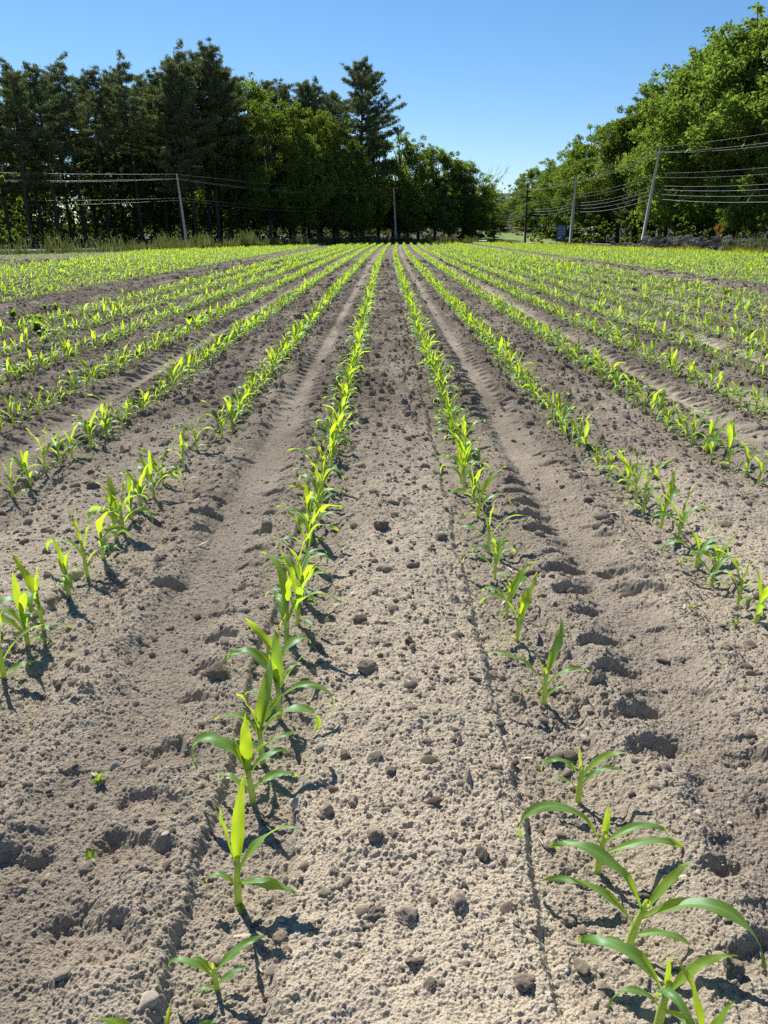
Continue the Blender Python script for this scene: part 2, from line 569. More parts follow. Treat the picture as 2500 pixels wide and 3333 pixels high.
# ---- graded grid: fine near the photographer, coarse to the horizon
ys = [-60, -30, -14, -7, -3, -1.2, -0.4, 0.1, 0.4]
y = 0.62
while y < 30:
    ys.append(y); y += max(y, 0.95) / 760
while y < 112:
    ys.append(y); y += y / 150
while y < 900:
    ys.append(y); y *= 1.10
ys = np.array(ys)
nd = 1250
ud = np.linspace(-1, 1, nd)
out_ = np.array([1.05, 1.13, 1.25, 1.45, 1.75, 2.3, 3.2, 5, 9, 20, 60])
us = np.concatenate([-out_[::-1], ud, out_])
hw = 0.575 * np.maximum(ys, 0.9) + 0.42
GX = us[None, :] * hw[:, None]
far = np.abs(us) > 1.0
GX = np.clip(GX, -1500, 1500)
GY = np.repeat(ys[:, None], len(us), 1)
dxg = np.maximum(np.maximum(ys, 0.95) / 760, hw * 2 / nd)[:, None] * np.ones_like(GX)
dxg[:, far] = np.maximum(dxg[:, far], hw[:, None] * 0.1)
dxg[:9] = 0.6
fin = inside(GX, GY)
gh, gdry_shade = soil_height(GX, GY, dxg)
nearedge = smooth(60, 100, GY)
GZ = terr(GX, GY) + np.where(fin, gh, 0.0)
nr, nc = GX.shape
idx = np.arange(nr * nc).reshape(nr, nc)
fa = np.stack([idx[:-1, :-1], idx[:-1, 1:], idx[1:, 1:], idx[1:, :-1]], -1).reshape(-1, 4)
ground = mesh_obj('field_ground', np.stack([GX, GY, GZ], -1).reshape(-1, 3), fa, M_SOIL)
for nm, arr in (('dry', gdry_shade), ('grassy', np.where(fin, 0.0, 1.0))):  # soil tone: dryness plus painted far clod shade; then grass cover
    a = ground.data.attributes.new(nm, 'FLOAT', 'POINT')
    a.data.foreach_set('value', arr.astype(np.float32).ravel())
tag(ground, kind='structure')


def hz(x, y):
    x, y = np.atleast_1d(np.asarray(x, float)), np.atleast_1d(np.asarray(y, float))
    h, _ = soil_height(x, y, np.full(x.shape, 0.02))
    return h * inside(x, y) + terr(x, y)


# ------------------------------------------------------------------ corn
LEAF_T = [None, None]


def set_attr(o, a, b):
    for nm, q in (('along', a), ('across', b)):
        at_ = o.data.attributes.new(nm, 'FLOAT', 'POINT')
        at_.data.foreach_set('value', np.ascontiguousarray(q, np.float32))


def leaf_geo(az, z0, e0, bend, L, W, twist=0.0, wav=0.0, seg=14, across=4, r0=0.004, fold=0.35, seed=0, p=1.8):
    """one corn blade: arching midrib, folded at the base, wavy margin"""
    rs = np.random.default_rng(seed)
    t = np.linspace(0, 1, seg + 1)
    e = e0 - bend * t ** p
    ds = L / seg
    em = (e[1:] + e[:-1]) / 2
    rr = np.concatenate([[0], np.cumsum(np.cos(em) * ds)]) + r0
    zz = np.concatenate([[0], np.cumsum(np.sin(em) * ds)]) + z0
    azt = az + 0.25 * rs.normal() * t ** 2
    dx, dy = np.cos(azt), np.sin(azt)
    mid = np.stack([rr * dx, rr * dy, zz], -1)
    side = np.stack([-dy, dx, 0 * dx], -1)
    nor = np.stack([-np.sin(e) * dx, -np.sin(e) * dy, np.cos(e)], -1)
    tw = twist * t ** 1.5
    s2 = side * np.cos(tw)[:, None] + nor * np.sin(tw)[:, None]
    n2 = nor * np.cos(tw)[:, None] - side * np.sin(tw)[:, None]
    wid = W * (0.42 + 0.58 * smooth(0, 0.38, t)) * np.clip(1 - np.clip((t - 0.42) / 0.58, 0, 1) ** 1.7, 0.02, 1)
    fl = fold * (1 - smooth(0.0, 0.7, t)) + 0.12
    c = np.linspace(-1, 1, across + 1)
    ph = rs.uniform(0, 6.28, 2)
    fr = rs.uniform(1.6, 2.8)
    V = []
    for cc in c:
        a = abs(cc)
        off = fl * wid * 0.5 * a ** 1.2
        rip = wav * W * a ** 2 * np.sin(6.28 * fr * t + ph[0 if cc < 0 else 1]) * smooth(0.15, 0.4, t)
        V.append(mid + s2 * (cc * wid * 0.5 * np.sqrt(np.clip(1 - (fl * a) ** 2 * .5, .2, 1)))[:, None] + n2 * (off + rip)[:, None])
    V = np.stack(V, 1)
    n = across + 1
    ix = np.arange((seg + 1) * n).reshape(seg + 1, n)
    f = np.stack([ix[:-1, :-1], ix[:-1, 1:], ix[1:, 1:], ix[1:, :-1]], -1).reshape(-1, 4)
    LEAF_T[0] = np.repeat(t, n).astype(np.float32)
    LEAF_T[1] = np.tile(np.abs(c), seg + 1).astype(np.float32)
    return V.reshape(-1, 3), f


def stem_geo(h, r=0.0075, lean=(0, 0), n=8, seg=5):
    t = np.linspace(0, 1, seg + 1)
    rad = r * (1.05 - 0.42 * t) * (1 + 0.10 * np.cos(t * 18))
    v = []
    for tt, ra in zip(t, rad):
        for k in range(n):
            w = 2 * pi * k / n
            v.append((lean[0] * tt * tt + ra * cos(w), lean[1] * tt * tt + ra * sin(w), -0.012 + (h + 0.012) * tt))
    ix = np.arange((seg + 1) * n).reshape(seg + 1, n)
    f = np.stack([ix[:-1], np.roll(ix[:-1], -1, 1), np.roll(ix[1:], -1, 1), ix[1:]], -1).reshape(-1, 4)
    return np.array(v), f


def random_plant(rs, size=1.0):
    """leaf list: (azimuth, attach, e0, bend, length, width, twist, wav, young)"""
    plane = 0.0
    n = int(rs.integers(5, 7))
    hs = 0.125 * size * rs.uniform(0.85, 1.2)
    L = []
    for i in range(n):
        f = i / (n - 1)
        az = plane + pi * (i % 2) + rs.normal() * 0.42
        z = hs * (0.25 + 0.72 * f)
        if i == n - 1:
            e0, b, ln, w, yg = R(rs.uniform(76, 89)), R(rs.uniform(0, 35)), 0.130, 0.020, 1
        elif i == n - 2:
            e0, b, ln, w, yg = R(rs.uniform(64, 82)), R(rs.uniform(20, 95)), 0.190, 0.028, 1
        elif i == 0:
            e0, b, ln, w, yg = R(rs.uniform(20, 45)), R(rs.uniform(40, 80)), 0.085, 0.017, 0
        else:
            e0, b, ln, w, yg = R(rs.uniform(58, 80)), R(rs.uniform(95, 195)), 0.200, 0.027, 0
        ln *= size * rs.uniform(0.75, 1.12)
        w *= size * rs.uniform(0.85, 1.12)
        L.append((az, z, e0, b, ln, w, rs.normal() * 0.6, rs.uniform(0.06, 0.20), yg))
    return hs, L


def build_plant(spec, name='corn_plant', lean=(0, 0), r=0.0075, seed=0):
    hs, leaves = spec
    root = bpy.data.objects.new(name, None)
    root.empty_display_size = 0.05
    col.objects.link(root)
    v, f = stem_geo(hs, r, lean)
    mesh_obj('stem', v, f, M_STEM, root)
    for i, (az, z, e0, b, ln, w, tw, wv, yg) in enumerate(leaves):
        t = min(z / hs, 1)
        v, f = leaf_geo(az, z - 0.012, e0, b, ln, w, tw, wv, seg=16, across=4, seed=seed * 31 + i)
        v = v + np.array([lean[0] * t * t, lean[1] * t * t, 0])
        lo_ = mesh_obj('leaf', v, f, M_CORNY if yg else M_CORN, root)
        set_attr(lo_, *LEAF_T)
    return root


def flat_plant(spec, seg, across, sn, seed, wmul=1.05):
    hs, leaves = spec
    V, Fq, mi, n0 = [], [], [], 0
    v, f = stem_geo(hs, 0.0075, n=sn, seg=2)
    A, B = [np.zeros(len(v))], [np.ones(len(v))]
    V.append(v); Fq.append(f); mi.append(np.full(len(f), 2)); n0 += len(v)
    for i, (az, z, e0, b, ln, w, tw, wv, yg) in enumerate(leaves):
        v, f = leaf_geo(az, z - 0.012, e0, b, ln, w * wmul, tw, wv, seg=seg, across=across, seed=seed * 31 + i)
        V.append(v); Fq.append(f + n0); n0 += len(v)
        mi.append(np.full(len(f), 1 if yg else 0))
        A.append(LEAF_T[0]); B.append(LEAF_T[1] if across > 1 else np.ones(len(v)))
    return np.concatenate(V), np.concatenate(Fq), np.concatenate(mi), np.concatenate(A), np.concatenate(B)


PROT = [random_plant(np.random.default_rng(100 + i)) for i in range(24)]
D = R
# nearest plants, leaf by leaf: base pixel, stem height, lean, leaves
HERO = [
    ((776, 2938), 0.125, (0.006, 0.0), [
        (R(-60), .020, R(15), R(30), .040, .016, 0.2, .05, 0), (R(172), .060, R(58), R(150), .085, .016, .3, .08, 0),
        (R(-22), .070, R(28), R(62), .135, .026, .3, .12, 0), (R(28), .100, R(56), R(40), .165, .027, -.7, .10, 0),
        (R(75), .105, R(84), R(26), .205, .030, .8, .05, 1), (R(200), .115, R(80), R(-6), .165, .026, .5, .04, 1)]),
    ((708, 3228), 0.070, (-0.004, 0.0), [
        (R(175), .020, R(15), R(40), .035, .011, .1, .05, 0), (R(10), .032, R(42), R(55), .060, .014, .2, .08, 0),
        (R(183), .050, R(62), R(160), .120, .017, .2, .10, 0), (R(12), .060, R(56), R(75), .120, .020, .3, .10, 0),
        (R(165), .066, R(55), R(20), .045, .011, .2, .04, 1)]),
    ((824, 2617), 0.135, (-0.010, 0.0), [
        (R(165), .050, R(48), R(130), .130, .019, .4, .12, 0), (R(5), .060, R(48), R(110), .130, .024, .4, .12, 0),
        (R(10), .100, R(66), R(140), .140, .021, .3, .10, 0), (R(170), .095, R(80), R(205), .255, .038, -.3, .13, 0),
        (R(-30), .110, R(78), R(40), .120, .030, .5, .06, 1), (R(100), .115, R(84), R(20), .145, .034, .6, .06, 1),
        (R(190), .118, R(80), R(10), .110, .020, .4, .04, 1)]),
    ((855, 2482), 0.130, (-0.004, 0.0), [
        (R(150), .050, R(30), R(60), .090, .018, .3, .1, 0), (R(2), .070, R(35), R(60), .110, .018, .3, .1, 0),
        (R(4), .100, R(64), R(190), .245, .033, -.4, .13, 0), (R(186), .095, R(72), R(90), .150, .038, .5, .1, 0),
        (R(60), .112, R(80), R(75), .205, .036, .6, .06, 0), (R(200), .115, R(82), R(30), .14, .036, .5, .07, 1),
        (R(20), .118, R(66), R(20), .12, .026, .5, .07, 1)]),
    ((908, 2339), 0.145, (0.004, 0.0), [
        (R(168), .055, R(50), R(80), .110, .022, .4, .12, 0), (R(0), .085, R(44), R(140), .205, .025, .4, .14, 0),
        (R(170), .100, R(84), R(150), .245, .033, -.4, .12, 0), (R(12), .112, R(62), R(20), .120, .022, -.5, .05, 1),
        (R(95), .120, R(84), R(40), .170, .036, .5, .05, 0), (R(230), .120, R(86), R(14), .120, .030, .3, .04, 1),
        (R(140), .110, R(78), R(50), .150, .022, .5, .06, 1)]),
    ((2045, 3087), 0.125, (0.022, 0.0), [
        (R(165), .020, R(40), R(50), .060, .011, .2, .05, 0), (R(-5), .050, R(22), R(62), .115, .020, .3, .10, 0),
        (R(172), .075, R(56), R(100), .220, .024, -.2, .12, 0), (R(-12), .095, R(46), R(120), .260, .034, .4, .13, 0),
        (R(160), .110, R(68), R(118), .245, .036, -.3, .10, 0), (R(20), .118, R(55), R(25), .125, .023, .4, .06, 1)]),
    ((1947, 2824), 0.110, (0.006, 0.0), [
        (R(170), .045, R(55), R(135), .120, .020, .3, .12, 0), (R(-3), .060, R(34), R(95), .215, .024, .4, .14, 0),
        (R(174), .085, R(66), R(165), .275, .031, -.3, .12, 0), (R(2), .095, R(42), R(105), .165, .024, .3, .10, 0),
        (R(70), .100, R(82), R(8), .085, .019, .4, .04, 1)]),
    ((1882, 2602), 0.105, (0.0, 0.0), [
        (R(175), .050, R(55), R(110), .095, .016, .3, .10, 0), (R(10), .060, R(58), R(85), .120, .019, .4, .13, 0),
        (R(172), .080, R(70), R(170), .145, .022, -.3, .14, 0), (R(8), .090, R(58), R(58), .135, .024, .4, .08, 1),
        (R(120), .098, R(84), R(10), .080, .012, .3, .05, 1)]),
    ((1770, 2299), 0.120, (-0.004, 0.0), [
        (R(180), .035, R(65), R(120), .085, .018, .3, .10, 0), (R(0), .035, R(60), R(60), .075, .015, .3, .08, 0),
        (R(2), .070, R(60), R(95), .150, .021, .4, .14, 0), (R(178), .080, R(58), R(105), .225, .024, -.3, .13, 0),
        (R(30), .100, R(76), R(60), .200, .033, .7, .08, 0), (R(165), .105, R(72), R(30), .140, .024, .4, .05, 1)]),
    ((2142, 3335), 0.110, (0.006, 0.0), [
        (R(172), .060, R(55), R(120), .120, .018, .3, .10, 0), (R(170), .085, R(70), R(165), .230, .032, -.3, .12, 0),
        (R(12), .095, R(58), R(55), .140, .023, .4, .06, 1), (R(-60), .060, R(40), R(60), .12, .02, .4, .1, 0),
        (R(100), .100, R(84), R(10), .07, .016, .4, .04, 1)]),
]
EXPL = {  # base pixels read off the photograph, per row
    0: [(776, 2938), (708, 3228), (560, 3600), (824, 2617), (855, 2482), (908, 2339), (912, 2238), (933, 2105), (968, 2035), (985, 1955),
        (978, 1900), (1000, 1826), (1012, 1770), (1010, 1730), (1032, 1690), (1030, 1650), (1050, 1610), (1052, 1578)],
    1: [(2142, 3335), (2255, 3540), (2045, 3087), (1947, 2824), (1882, 2602), (1770, 2299), (1682, 2087), (1649, 1991), (1611, 1881),
        (1589, 1798), (1554, 1692), (1533, 1643), (1512, 1605), (1500, 1570)],
    2: [(2459, 2034), (2400, 1971), (2317, 1901), (2267, 1841), (2205, 1772), (2149, 1722), (2095, 1666), (2070, 1636), (2042, 1600)],
    3: [(2467, 1580), (2424, 1550)],
    -1: [(-60, 2330), (12, 2202), (90, 2090), (142, 2048), (226, 1945), (286, 1876), (336, 1816), (379, 1756), (404, 1744), (429, 1695),
         (461, 1665), (502, 1620), (530, 1575), (597, 1514), (642, 1463)],
    -2: [(43, 1623), (101, 1584), (149, 1542), (198, 1515), (234, 1490)],
}
plants = []                                                    # x, y, row, scale, hero index
hero_key = {h[0]: i for i, h in enumerate(HERO)}
GAP = {-7, -8, 11, 12}
for n in range(-75, 60):
    y0 = 0.45
    if n in EXPL:
        for p in EXPL[n]:
            w = gnd(*p)
            plants.append((w[0], w[1], n, rng.normal(1.06, 0.1) * (0.8 if p in [(560, 3600), (2255, 3540)] else 1), hero_key.get(p, -1)))
            y0 = max(y0, w[1] + 0.13)
    yy = y0 + rng.uniform(0, 0.15)
    while yy < 99:
        step = rng.choice([0.115, 0.135, 0.155, 0.19, 0.32], p=[.42, .34, .15, .07, .02]) + rng.normal() * 0.014
        xx = X0 + n * S - S + S + float(rshift(yy)) + rng.normal() * 0.014
        edge = -13.5 - max(yy - 26, 0) * 0.12
        sc_ = rng.normal(0.95, 0.15)
        if rng.random() < 0.09:
            sc_ *= 0.6
        keep = True
        if n in GAP:
            keep = rng.random() < 0.02
            sc_ *= 0.7
        if xx < edge:
            keep = rng.random() < 0.42
            sc_ *= 0.52
        elif n < -8:
            sc_ *= 0.92
        elif n > 12:
            sc_ *= 0.95
        if keep and abs(xx) < 0.60 * yy + 0.9:
            plants.append((xx, yy, n, max(sc_, 0.35), -1))
        yy += max(step, 0.09)
P = np.array([(a, b, c, d, e) for a, b, c, d, e in plants])
P = P[inside(P[:, 0], P[:, 1]) | (P[:, 1] < 2)]
ppx, ppy, pd = proj(P[:, 0], P[:, 1], 0.0)
tx, ty, _ = proj(P[:, 0], P[:, 1], 0.24 * P[:, 3])
vis = (ppx > -70) & (ppx < 2570) & (ty < 3333) & (ppy > 700)
order = np.argsort(np.where(vis, pd, 1e6))
ind = order[:300]
rest = order[300:]
PZ = hz(P[:, 0], P[:, 1]) - 0.004


def rowname(n):
    if n <= 0:
        return ordinal(1 - n) + ' row left of centre'
    return ordinal(n) + ' row right of centre'


cnt = {}
protos = {}
near_rank = {}
for i in sorted(ind, key=lambda j: P[j, 1]):
    x, y, n, s, hi = P[i]
    n, hi = int(n), int(hi)
    cnt[n] = cnt.get(n, 0) + 1
    if hi >= 0:
        (_, hs, lean, lv) = HERO[hi]
        lv = [(a, z_, e, b_ * 1.08, l_, w_ * (0.9 if x < 0 else 0.8), t_ * 1.2, v_ * 1.5, g_) for a, z_, e, b_, l_, w_, t_, v_, g_ in lv]
        o = build_plant((hs, lv), lean=lean, r=0.0085 if hs > 0.08 else 0.0055, seed=500 + hi)
        o.rotation_euler = (0, 0, 0)
        nl = len(lv)
        size = 'small' if hs < 0.08 else 'sturdy'
    else:
        k = int(rng.integers(0, len(PROT)))
        if k not in protos:
            protos[k] = o = build_plant(PROT[k], seed=200 + k)
        else:
            o = copy_tree(protos[k])
        rz = rng.normal() * 0.55 + (pi if rng.random() < 0.5 else 0)
        o.rotation_euler = (rng.normal() * 0.05, rng.normal() * 0.05, rz)
        o.scale = (s, s, s * rng.uniform(0.92, 1.12))
        nl = len(PROT[k][1])
        size = 'small' if s < 0.8 else ('tall' if s > 1.13 else 'young')
    o.location = (float(x), float(y), float(PZ[i]))
    tag(o, f'{size} corn plant with {CARD[nl]} leaves, {ordinal(cnt[n])} from near end of {rowname(n)}', 'corn plant',
        'young corn plants standing in rows')

# the rest of the crop, past any counting
LODM = [flat_plant(PROT[k], 6, 2, 5, 200 + k) for k in range(24)]
LODF = [flat_plant(PROT[k], 3, 1, 3, 200 + k, 1.35) for k in range(24)]
VV, FF, MI, AA, AB, n0 = [], [], [], [], [], 0
ks = rng.integers(0, 24, len(P))
for lod, lo, hi in ((LODM, 0, 24), (LODF, 24, 200)):
    sel0 = [i for i in rest if lo <= P[i, 1] < hi]
    for k in range(24):
        sel = np.array([i for i in sel0 if ks[i] == k])
        if not len(sel):
            continue
        v, f, mi, al_, ac_ = lod[k]
        AA.append(np.tile(al_, len(sel))); AB.append(np.tile(ac_, len(sel)))
        a = rng.normal(0, 0.6, len(sel)) + pi * rng.integers(0, 2, len(sel))
        s = P[sel, 3] * (1.0 if lo == 0 else 1.06)
        ca, sa = np.cos(a), np.sin(a)
        X = (v[None, :, 0] * ca[:, None] - v[None, :, 1] * sa[:, None]) * s[:, None] + P[sel, 0][:, None]
        Y = (v[None, :, 0] * sa[:, None] + v[None, :, 1] * ca[:, None]) * s[:, None] + P[sel, 1][:, None]
        Z = v[None, :, 2] * s[:, None] + PZ[sel][:, None]
        VV.append(np.stack([X, Y, Z], -1).reshape(-1, 3).astype(np.float32))
        FF.append((f[None] + (n0 + np.arange(len(sel)) * len(v))[:, None, None]).reshape(-1, 4))
        MI.append(np.tile(mi, len(sel)))
        n0 += len(v) * len(sel)
crop = mesh_obj('corn_rows', np.concatenate(VV), np.concatenate(FF), [M_CORN, M_CORNY, M_STEM])
set_attr(crop, np.concatenate(AA), np.concatenate(AB))
crop.data.polygons.foreach_set('material_index', np.concatenate(MI).astype(np.int32))
tag(crop, 'rows of young green corn running to the far edge of the field', 'corn', kind='stuff')


# ------------------------------------------------------------------ stones and clods
def icosphere(sub):
    t = (1 + 5 ** .5) / 2
    v = [np.array(p, float) for p in [(-1, t, 0), (1, t, 0), (-1, -t, 0), (1, -t, 0), (0, -1, t), (0, 1, t), (0, -1, -t), (0, 1, -t),
                                      (t, 0, -1), (t, 0, 1), (-t, 0, -1), (-t, 0, 1)]]
    v = [p / np.linalg.norm(p) for p in v]
    f = [(0, 11, 5), (0, 5, 1), (0, 1, 7), (0, 7, 10), (0, 10, 11), (1, 5, 9), (5, 11, 4), (11, 10, 2), (10, 7, 6), (7, 1, 8), (3, 9, 4),
         (3, 4, 2), (3, 2, 6), (3, 6, 8), (3, 8, 9), (4, 9, 5), (2, 4, 11), (6, 2, 10), (8, 6, 7), (9, 8, 1)]
    for _ in range(sub):
        c, nf = {}, []

        def m(a, b):
            k = (min(a, b), max(a, b))
            if k not in c:
                p = v[a] + v[b]
                v.append(p / np.linalg.norm(p))
                c[k] = len(v) - 1
            return c[k]
        for a, b, d in f:
            x, y, z = m(a, b), m(b, d), m(d, a)
            nf += [(a, x, z), (b, y, x), (d, z, y), (x, y, z)]
        f = nf
    return np.array(v), np.array(f)


def lump(rs, sub=2, rough=0.3, flat=0.7, planes=0, knobs=0):
    v, f = icosphere(sub)
    d = np.ones(len(v))
    for k in range(5):
        a = rs.normal(size=3)
        d += rough * 0.5 * np.sin(v @ a * (1.2 + k) + rs.uniform(0, 6)) / (1 + 0.6 * k)
    if sub > 1:
        d += rough * 0.42 * rs.normal(size=len(v)) * (0.5 if planes else 1)
    for k in range(planes):                                    # facets broken off
        a = rs.normal(size=3); a /= np.linalg.norm(a)
        c = rs.uniform(0.55, 0.8)
        pr = v @ a * d
        d = np.where(pr > c, d * c / np.maximum(pr, 1e-3), d)
    for k in range(knobs):                                     # crumbs stuck on
        a = rs.normal(size=3); a /= np.linalg.norm(a)
        d += 0.16 * rs.random() * smooth(rs.uniform(.86, .93), .97, v @ a)
    v = v * d[:, None] * np.array([1, rs.uniform(.65, .95), flat])
    return v, f


CLODS = [lump(np.random.default_rng(i), 3, 0.42, 0.78, 3, 46) for i in range(8)]
STONES = [lump(np.random.default_rng(50 + i), 2, 0.10, np.random.default_rng(i).uniform(.4, .75), 5) for i in range(8)]
cl_me = [mesh_obj('soil_clod', v, f, M_CLOD, None, False, link=False).data for v, f in CLODS]
st_me = [mesh_obj('stone', v, f, M_STONE, smooth_shade=False, link=False).data for i, (v, f) in enumerate(STONES)]


def strip(x, y):
    return int(np.floor((x - X0 - float(rshift(y))) / S))


def stripname(k):
    if k == 0:
        return 'bed between the two centre rows'
    side = 'left' if k < 0 else 'right'
    n = -k if k < 0 else k
    kind = 'wheel track' if k % 2 else 'bed'
    return f'{kind} just outside {side} row {CARD[n]}' if n < 9 else f'bed far out to the {side}'


loose = []
# stones seen in the photograph: pixel, radius in photo pixels
for (px, py, rp, kd) in [(2048, 3118, 34, 's'), (1527, 2020, 22, 's'), (1570, 2180, 18, 's'), (1590, 2188, 16, 's'), (790, 2018, 32, 's'),
                         (706, 2240, 36, 'c'), (735, 2135, 26, 's'), (1195, 2212, 36, 'c'), (1170, 2045, 22, 'c'), (1345, 2005, 15, 'c'),
                         (970, 2640, 36, 's'), (1078, 2385, 14, 's'), (835, 3238, 12, 's'), (680, 3044, 12, 's'), (546, 2768, 17, 's'),
                         (152, 2835, 16, 's'), (98, 2764, 17, 's'), (65, 2930, 12, 'c'), (1860, 3060, 20, 's'), (1905, 3055, 16, 's'),
                         (1950, 3062, 20, 's'), (1630, 3265, 22, 's'), (1935, 3315, 20, 's'), (1870, 2555, 26, 's'), (2120, 2725, 18, 's'),
                         (2250, 2735, 18, 's'), (2410, 2515, 18, 's'), (2130, 2258, 12, 's'), (2160, 2250, 16, 's'), (1900, 2410, 20, 's'),
                         (1910, 2400, 16, 's'), (1990, 2585, 14, 's'), (1215, 2500, 26, 'c'), (1270, 2540, 24, 'c'), (1490, 2978, 34, 'c'),
                         (1330, 3020, 34, 'c'), (1700, 3240, 36, 'c'), (1895, 3150, 32, 'c'), (1975, 3220, 26, 'c'), (2370, 3210, 44, 'c'),
                         (1855, 2985, 28, 'c'), (1570, 2810, 26, 'c'), (1220, 2770, 30, 'c'), (1330, 2130, 20, 'c'), (485, 3300, 50, 's'),
                         (1240, 1745, 26, 'c'), (1180, 1540, 14, 'c'), (1860, 1310, 14, 's'), (2070, 1600, 18, 's'), (1180, 1145, 9, 's'),
                         (1210, 1335, 12, 'c'), (1225, 1145, 9, 's'), (1000, 1010, 10, 's'), (680, 1280, 16, 'c'), (330, 1230, 14, 'c'),
                         (700, 1960, 20, 's'), (308, 1970, 24, 's'), (290, 2145, 18, 's'), (190, 2030, 14, 's'), (435, 1860, 16, 's'),
                         (145, 1650, 14, 's'), (440, 2290, 18, 's'), (1990, 2790, 14, 's'), (1345, 1440, 10, 'c'), (2300, 1465, 16, 'c'),
                         (2430, 1150, 14, 's'), (1400, 1330, 12, 'c'), (640, 2010, 12, 'c'), (930, 3060, 14, 's'), (1080, 2850, 12, 's'),
                         (900, 2870, 10, 's'), (1210, 2980, 14, 's'), (1335, 2560, 12, 's'), (1150, 2650, 13, 'c'), (2480, 2040, 24, 's'),
                         (2395, 1980, 20, 's'), (2490, 2075, 16, 's'), (1770, 1890, 14, 's'), (1985, 1700, 16, 'c'), (1960, 1670, 16, 's')]:
    w = gnd(px, py)
    d = proj(w[0], w[1], 0)[2]
    loose.append((w[0], w[1], rp / F * d * (.8 if kd == 's' else .9), kd))
for _ in range(230):                                           # more clods and stones, thinning with distance
    yv = 0.9 * (9 / 0.9) ** rng.random()
    xv = rng.uniform(-1, 1) * (0.53 * yv + 0.1)
    r = 0.0054 * rng.lognormal(0, 0.55) * (1 + 0.10 * yv)
    loose.append((xv, yv, r, 's' if rng.random() < 0.16 else 'c'))
scount, stuff_l = {}, []
loose.sort(key=lambda t: t[1])
lim = {'s': 0, 'c': 0}
for (x, y, r, kd) in loose:
    px, py, d = proj(x, y, 0)
    if not (-20 < px < 2520 and py < 3380):
        continue
    lim[kd] += 1
    if lim[kd] > 290:
        continue
    k = int(rng.integers(0, 8))
    o = bpy.data.objects.new('stone' if kd == 's' else 'soil_clod', (st_me if kd == 's' else cl_me)[k])
    col.objects.link(o)
    o.scale = (r, r, r * 0.9)
    o.rotation_euler = (rng.normal() * 0.25, rng.normal() * 0.25, rng.uniform(0, 6.28))
    o.location = (x, y, float(hz(x, y)[0]) + r * (0.22 if kd == 's' else 0.10))
    sz = 'tiny' if r < 0.009 else ('small' if r < 0.013 else ('fist-sized' if r > 0.024 else 'medium'))
    kk = (strip(x, y), kd, sz)
    scount[kk] = scount.get(kk, 0) + 1
    nm = 'grey stone' if kd == 's' else 'brown soil clod'
    tag(o, f'{sz} {nm}, {ordinal(scount[kk])} nearest on the {stripname(kk[0])}', 'stone' if kd == 's' else 'soil clod',
        'loose stones on the soil' if kd == 's' else 'crumbled soil clods')


def scatter(name, shapes, mat, n, ymin, ymax, rmed, rsig, zoff, label, cat, pw=1.0, flat=1.0, edgey=False):
    yv = ymin * (ymax / ymin) ** (rng.random(n) ** pw)
    xv = rng.uniform(-1, 1, n) * (0.56 * yv + 0.35)
    hh, rut, bed = rowprofile(xv, yv)
    keep = rng.random(n) < (1 - 0.8 * rut)
    xv, yv = xv[keep], yv[keep]
    r = rmed * rng.lognormal(0, rsig, len(xv)) * (1 + 0.22 * yv)
    r = np.minimum(r, 0.02 + 0.004 * yv)
    zv = hz(xv, yv)
    VV, FF, n0 = [], [], 0
    kk = rng.integers(0, len(shapes), len(xv))
    for k, (v, f) in enumerate(shapes):
        s = np.where(kk == k)[0]
        a = rng.uniform(0, 6.28, len(s))
        ca, sa = np.cos(a)[:, None], np.sin(a)[:, None]
        rr = r[s][:, None]
        X = (v[None, :, 0] * ca - v[None, :, 1] * sa) * rr + xv[s][:, None]
        Y = (v[None, :, 0] * sa + v[None, :, 1] * ca) * rr + yv[s][:, None]
        Z = v[None, :, 2] * rr * flat + zv[s][:, None] + rr * zoff
        VV.append(np.stack([X, Y, Z], -1).reshape(-1, 3))
        FF.append((f[None] + (n0 + np.arange(len(s)) * len(v))[:, None, None]).reshape(-1, f.shape[1]))
        n0 += len(v) * len(s)
    o = mesh_obj(name, np.concatenate(VV), np.concatenate(FF), mat, None, False)
    return tag(o, label, cat, kind='stuff')


small_cl = [lump(np.random.default_rng(200 + i), 1, 0.75, 0.7) for i in range(10)]
small_st = [lump(np.random.default_rng(300 + i), 1, 0.2, 0.5, 3) for i in range(6)]
scatter('soil_crumbs', small_cl, M_CLOD, 85000, 0.85, 38, 0.0020, 0.62, 0.05, 'small brown crumbs of soil strewn all over the field', 'soil crumbs', 0.55)
scatter('gravel', small_st, M_STONE, 1800, 0.85, 32, 0.0026, 0.5, 0.3, 'small pale pebbles and chips strewn over the soil', 'gravel', 0.8)
chips = [(np.array([(-1, -.12, 0), (0, -.16, .05), (1, -.05, 0), (1, .07, 0.02), (0, .16, .08), (-1, .1, 0.02)]), np.array([(0, 1, 4, 5), (1, 2, 3, 4)]))]
scatter('straw_bits', chips, M_STRAW, 160, 0.9, 8, 0.009, 0.4, 0.5, 'dry straw bits lying on the soil', 'straw', 0.8)


# ------------------------------------------------------------------ weeds
def weed_mesh(rs, n, spread, h):
    V, Fq, k = [], [], 0
    for i in range(n):
        az = rs.uniform(0, 6.28)
        e0 = R(rs.uniform(15, 80))
        L = spread * rs.uniform(0.6, 1.1)
        v, f = leaf_geo(az, rs.uniform(0, h), e0, R(rs.uniform(10, 60)), L, L * rs.uniform(.28, .42), rs.normal() * .4, .1, 4, 2, 0.003, .2, int(rs.integers(1e6)))
        V.append(v); Fq.append(f + k); k += len(v)
    return np.concatenate(V), np.concatenate(Fq)


